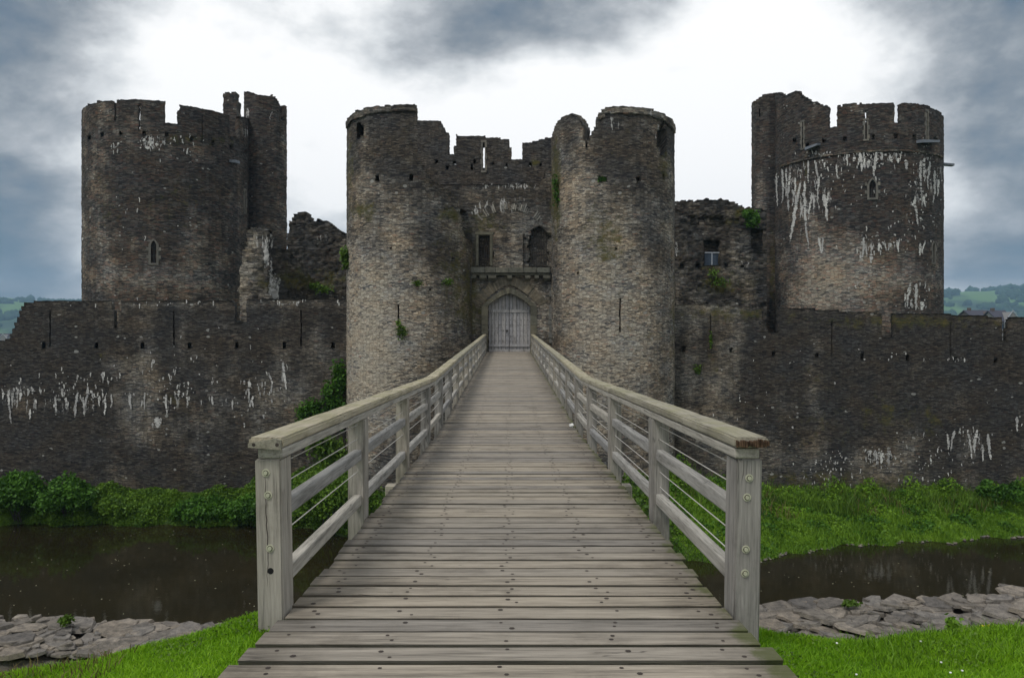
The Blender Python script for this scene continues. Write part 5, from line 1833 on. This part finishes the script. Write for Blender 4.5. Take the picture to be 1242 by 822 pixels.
# posts: left pattern, shared mesh by side
def post_mesh(w_, d_, h, below):
    bm = bmesh.new()
    bmesh.ops.create_cube(bm, size=1)
    for v in bm.verts:
        v.co = Vector((v.co.x * w_, v.co.y * d_, -below + (v.co.z + 0.5) * (h + below)))
    bmesh.ops.bevel(bm, geom=bm.edges[:], offset=0.008, segments=2, affect='EDGES')
    me = bpy.data.meshes.new('post')
    bm.to_mesh(me); bm.free()
    for p_ in me.polygons: p_.use_smooth = False
    return me


HTOP = 0.965
pm = post_mesh(0.14, 0.20, HTOP - 0.118, 0.42)
pm.materials.append(M['post'])
posts = {}
for sg in (-1, 1):
    for k, py_ in enumerate(posts_y):
        o = bpy.data.objects.new('post', pm)
        COL.objects.link(o)
        o.parent = BRG
        o.location = Vector((sg * (W + 0.07), py_, float(deck_z(py_)))) - Vector(BRG.location)
        o.rotation_euler = (random.uniform(-0.006, 0.006), (0.018 * sg if k == 0 else random.uniform(-0.008, 0.008)), random.uniform(-0.02, 0.02))
        posts[(sg, k)] = o


def post_part(post, name, mb, mat):
    bmesh.ops.recalc_face_normals(mb.bm, faces=mb.bm.faces[:])
    me = bpy.data.meshes.new(name)
    mb.bm.to_mesh(me); mb.bm.free()
    me.materials.append(mat)
    o = bpy.data.objects.new(name, me)
    COL.objects.link(o)
    o.parent = post
    return o


for sg, lst in ((-1, ((573, -0.01, 1), (600, 0.0, 1), (664.5, 0.005, 1), (692, 0.005, 0))), (1, ((579.6, 0.0, 1), (603, -0.01, 1), (666, -0.012, 1), (695, -0.014, 1)))):
    P0 = posts[(sg, 0)]
    zb0 = float(deck_z(posts_y[0]))
    for py_, dx0, kind in lst:
        z = (HY - py_) / F * 4.23 - zb0
        mb = MB()
        if kind:
            mb.tube((dx0, -0.0995, z), (dx0, -0.104, z), 0.0215, 18)
            bo = post_part(P0, 'bolt', mb, M['bolt'])
            mb = MB()
            mb.tube((dx0, -0.1035, z), (dx0, -0.1048, z), 0.0150, 14)
            mb.mi = 1
            mb.tube((dx0, -0.104, z), (dx0, -0.112, z), 0.0120, 6)
            bmesh.ops.recalc_face_normals(mb.bm, faces=mb.bm.faces[:])
            mb2 = bpy.data.meshes.new('bolt')
            for f in mb.bm.faces: f.smooth = False
            # washer, dark seat and nut are one bolt
            tmp = bpy.data.meshes.new('tmp'); mb.bm.to_mesh(tmp); mb.bm.free()
            both = bmesh.new(); both.from_mesh(bo.data)
            for f in both.faces: f.material_index = 0
            n0 = len(both.faces); both.from_mesh(tmp); both.faces.ensure_lookup_table()
            for f in both.faces[n0:]: f.material_index = 1 if f.material_index == 0 else 0
            both.to_mesh(bo.data); both.free(); bpy.data.meshes.remove(tmp)
            bo.data.materials.append(M['screw'])
        else:
            mb.tube((dx0, -0.098, z), (dx0, -0.1012, z), 0.017, 14)
            post_part(P0, 'bolt_hole', mb, M['dark'])
# long drying crack in the near left post
mb = MB()
pts, px_ = [], -0.012
zz = 0.16
L_, R_ = [], []
while zz < 0.80:
    px_ += random.uniform(-0.004, 0.0042)
    wv = 0.0024 * math.sin((zz - 0.16) / 0.64 * math.pi) + 0.0004
    L_.append(Vector((px_ - wv, -0.1008, zz))); R_.append(Vector((px_ + wv, -0.1008, zz)))
    zz += 0.03
for i in range(len(L_) - 1):
    q = [mb.bm.verts.new(v) for v in (L_[i], R_[i], R_[i + 1], L_[i + 1])]
    mb.bm.faces.new(q)
post_part(posts[(-1, 0)], 'crack', mb, M['screw'])

# rails per bay, wires, handrail
for sg in (-1, 1):
    for k in range(len(posts_y) - 1):
        y0, y1 = posts_y[k] + 0.101, posts_y[k + 1] - 0.101
        for nm, z0_, z1_ in (('mid_rail', 0.505, 0.598), ('lower_rail', 0.125, 0.218)):
            mb = MB()
            e = random.uniform(-0.012, 0.012)
            x0_, x1_ = sorted((sg * (W + 0.022), sg * (W + 0.092)))
            sloped_beam(mb, x0_, x1_, y0, y1, z0_ + e, z1_ + e, 0.012)
            mb.build(nm, M['rail'], BRG)
    for hgt in ((0.785, 0.675, 0.40, 0.275) if sg > 0 else (0.80, 0.68, 0.405)):
        mb = MB()
        xx = sg * (W + 0.06)
        for ya, yb in ((posts_y[0] + 0.1, 13.2), (13.2, posts_y[-1])):
            mb.tube((xx, ya, float(deck_z(ya)) + hgt), (xx, yb, float(deck_z(yb)) + hgt), 0.0038, 6)
        mb.build('wire', M['wire'], BRG)
    # handrail: cap boards in lengths, and the beam under them
    joints = [4.20, 9.5, 13.2, 18.5, 24.3, 30.1, 36.0, YEND - 0.02]
    for i in range(len(joints) - 1):
        ya, yb = joints[i] + (0.0 if i == 0 else 0.004), joints[i + 1]
        mb = MB()
        x0_, x1_ = sorted((sg * (W - 0.004), sg * (W + 0.180)))
        vs_ = mb.box((x0_, 0, 0), (x1_, 1, 1), 0)
        es = [e for e in mb.bm.edges if abs(e.verts[0].co.y - e.verts[1].co.y) > 0.5]
        rb = bmesh.ops.subdivide_edges(mb.bm, edges=es, cuts=14)
        jz = random.uniform(-0.004, 0.004)
        for v in mb.bm.verts:
            fy, fz = v.co.y, v.co.z
            yy = ya + (yb - ya) * fy
            v.co.y = yy
            v.co.z = float(deck_z(yy)) + HTOP - 0.058 + 0.058 * fz + jz + random.uniform(-0.003, 0.003) * fz
            v.co.x += random.uniform(-0.003, 0.003)
        sharp = [e for e in mb.bm.edges if e.calc_face_angle(0) > 0.8]
        bmesh.ops.bevel(mb.bm, geom=sharp, offset=0.011, segments=2, affect='EDGES')
        cap_o = mb.build('handrail_cap', M['cap'], BRG)
        if i == 0:
            cap_first = cap_o
    if sg > 0:   # the weather-rotten end of the near right cap: splintered brown end grain
        sp = MB()
        zc = float(deck_z(4.20)) + HTOP - 0.058
        for q in range(15):
            xq = W + 0.002 + q * 0.0117
            ln = 0.03 + 0.03 * abs(math.sin(q * 1.9)) * random.uniform(0.4, 1)
            h0 = random.uniform(0.004, 0.016); h1 = 0.052 - random.uniform(0, 0.014)
            sp.box((xq, 4.20 - ln * 0.55, zc + h0), (xq + 0.0105, 4.202, zc + h1), 0.002)
        rotten = sp.build('rotten_end', M['rot'], cap_first)
        rotten.location = (0, 0, 0)
    else:        # a split block closes the near left end
        sp = MB()
        zc = float(deck_z(4.20)) + HTOP - 0.058
        sp.prism([Vector((-W - 0.176, 4.198, zc + 0.008)), Vector((-W + 0.000, 4.198, zc - 0.006)), Vector((-W + 0.000, 4.198, zc + 0.045)), Vector((-W - 0.03, 4.198, zc + 0.056)), Vector((-W - 0.176, 4.198, zc + 0.030))], (0.0, -0.02, 0))
        spo = sp.build('split_end', M['cap'], cap_first)
        for xx in (-W - 0.145, -W - 0.02):
            k_ = MB()
            k_.tube((xx, 4.1785, zc + 0.022), (xx, 4.1772, zc + 0.022), 0.010, 8)
            k_.build('nail', M['screw'], spo)
    ra = [(4.225, 13.2), (13.2, YEND - 0.02)]
    for i, (ya, yb) in enumerate(ra):
        mb = MB()
        x0_, x1_ = sorted((sg * (W + 0.002), sg * (W + 0.138)))
        sloped_beam(mb, x0_, x1_, ya, yb, HTOP - 0.116, HTOP - 0.062, 0.008)
        mb.build('handrail_beam', M['rail'], BRG)

# a scrap of white paper caught at the foot of the right railing
mb = MB()
bmesh.ops.create_icosphere(mb.bm, subdivisions=2, radius=0.045)
for v in mb.bm.verts:
    v.co *= 1 + 0.55 * mnoise.noise(v.co * 45)
    v.co.z *= 0.75
    v.co += Vector((1.13, 14.05, float(deck_z(14.05)) + 0.034))
tag(mb.build('paper_scrap', M['white_petal']), 'crumpled scrap of white paper on the deck by the right railing', 'litter')

# ------------------------------------------------------------------ air
mb = MB()
mb.box((-4500, -400, -60), (4500, 3400, 240))
hz_m = bpy.data.materials.new('haze_air')
hz_m.use_nodes = True
t = NT(hz_m.node_tree)
out = t.n('ShaderNodeOutputMaterial')
pv = t.n('ShaderNodeVolumePrincipled')
pv.inputs['Color'].default_value = (0.42, 0.68, 0.95, 1)
pv.inputs['Density'].default_value = 0.00021
t.t.links.new(pv.outputs[0], out.inputs['Volume'])
hz = mb.build('haze', hz_m)
tag(hz, 'thin bluish air fading the distant hills', 'haze', kind='stuff')
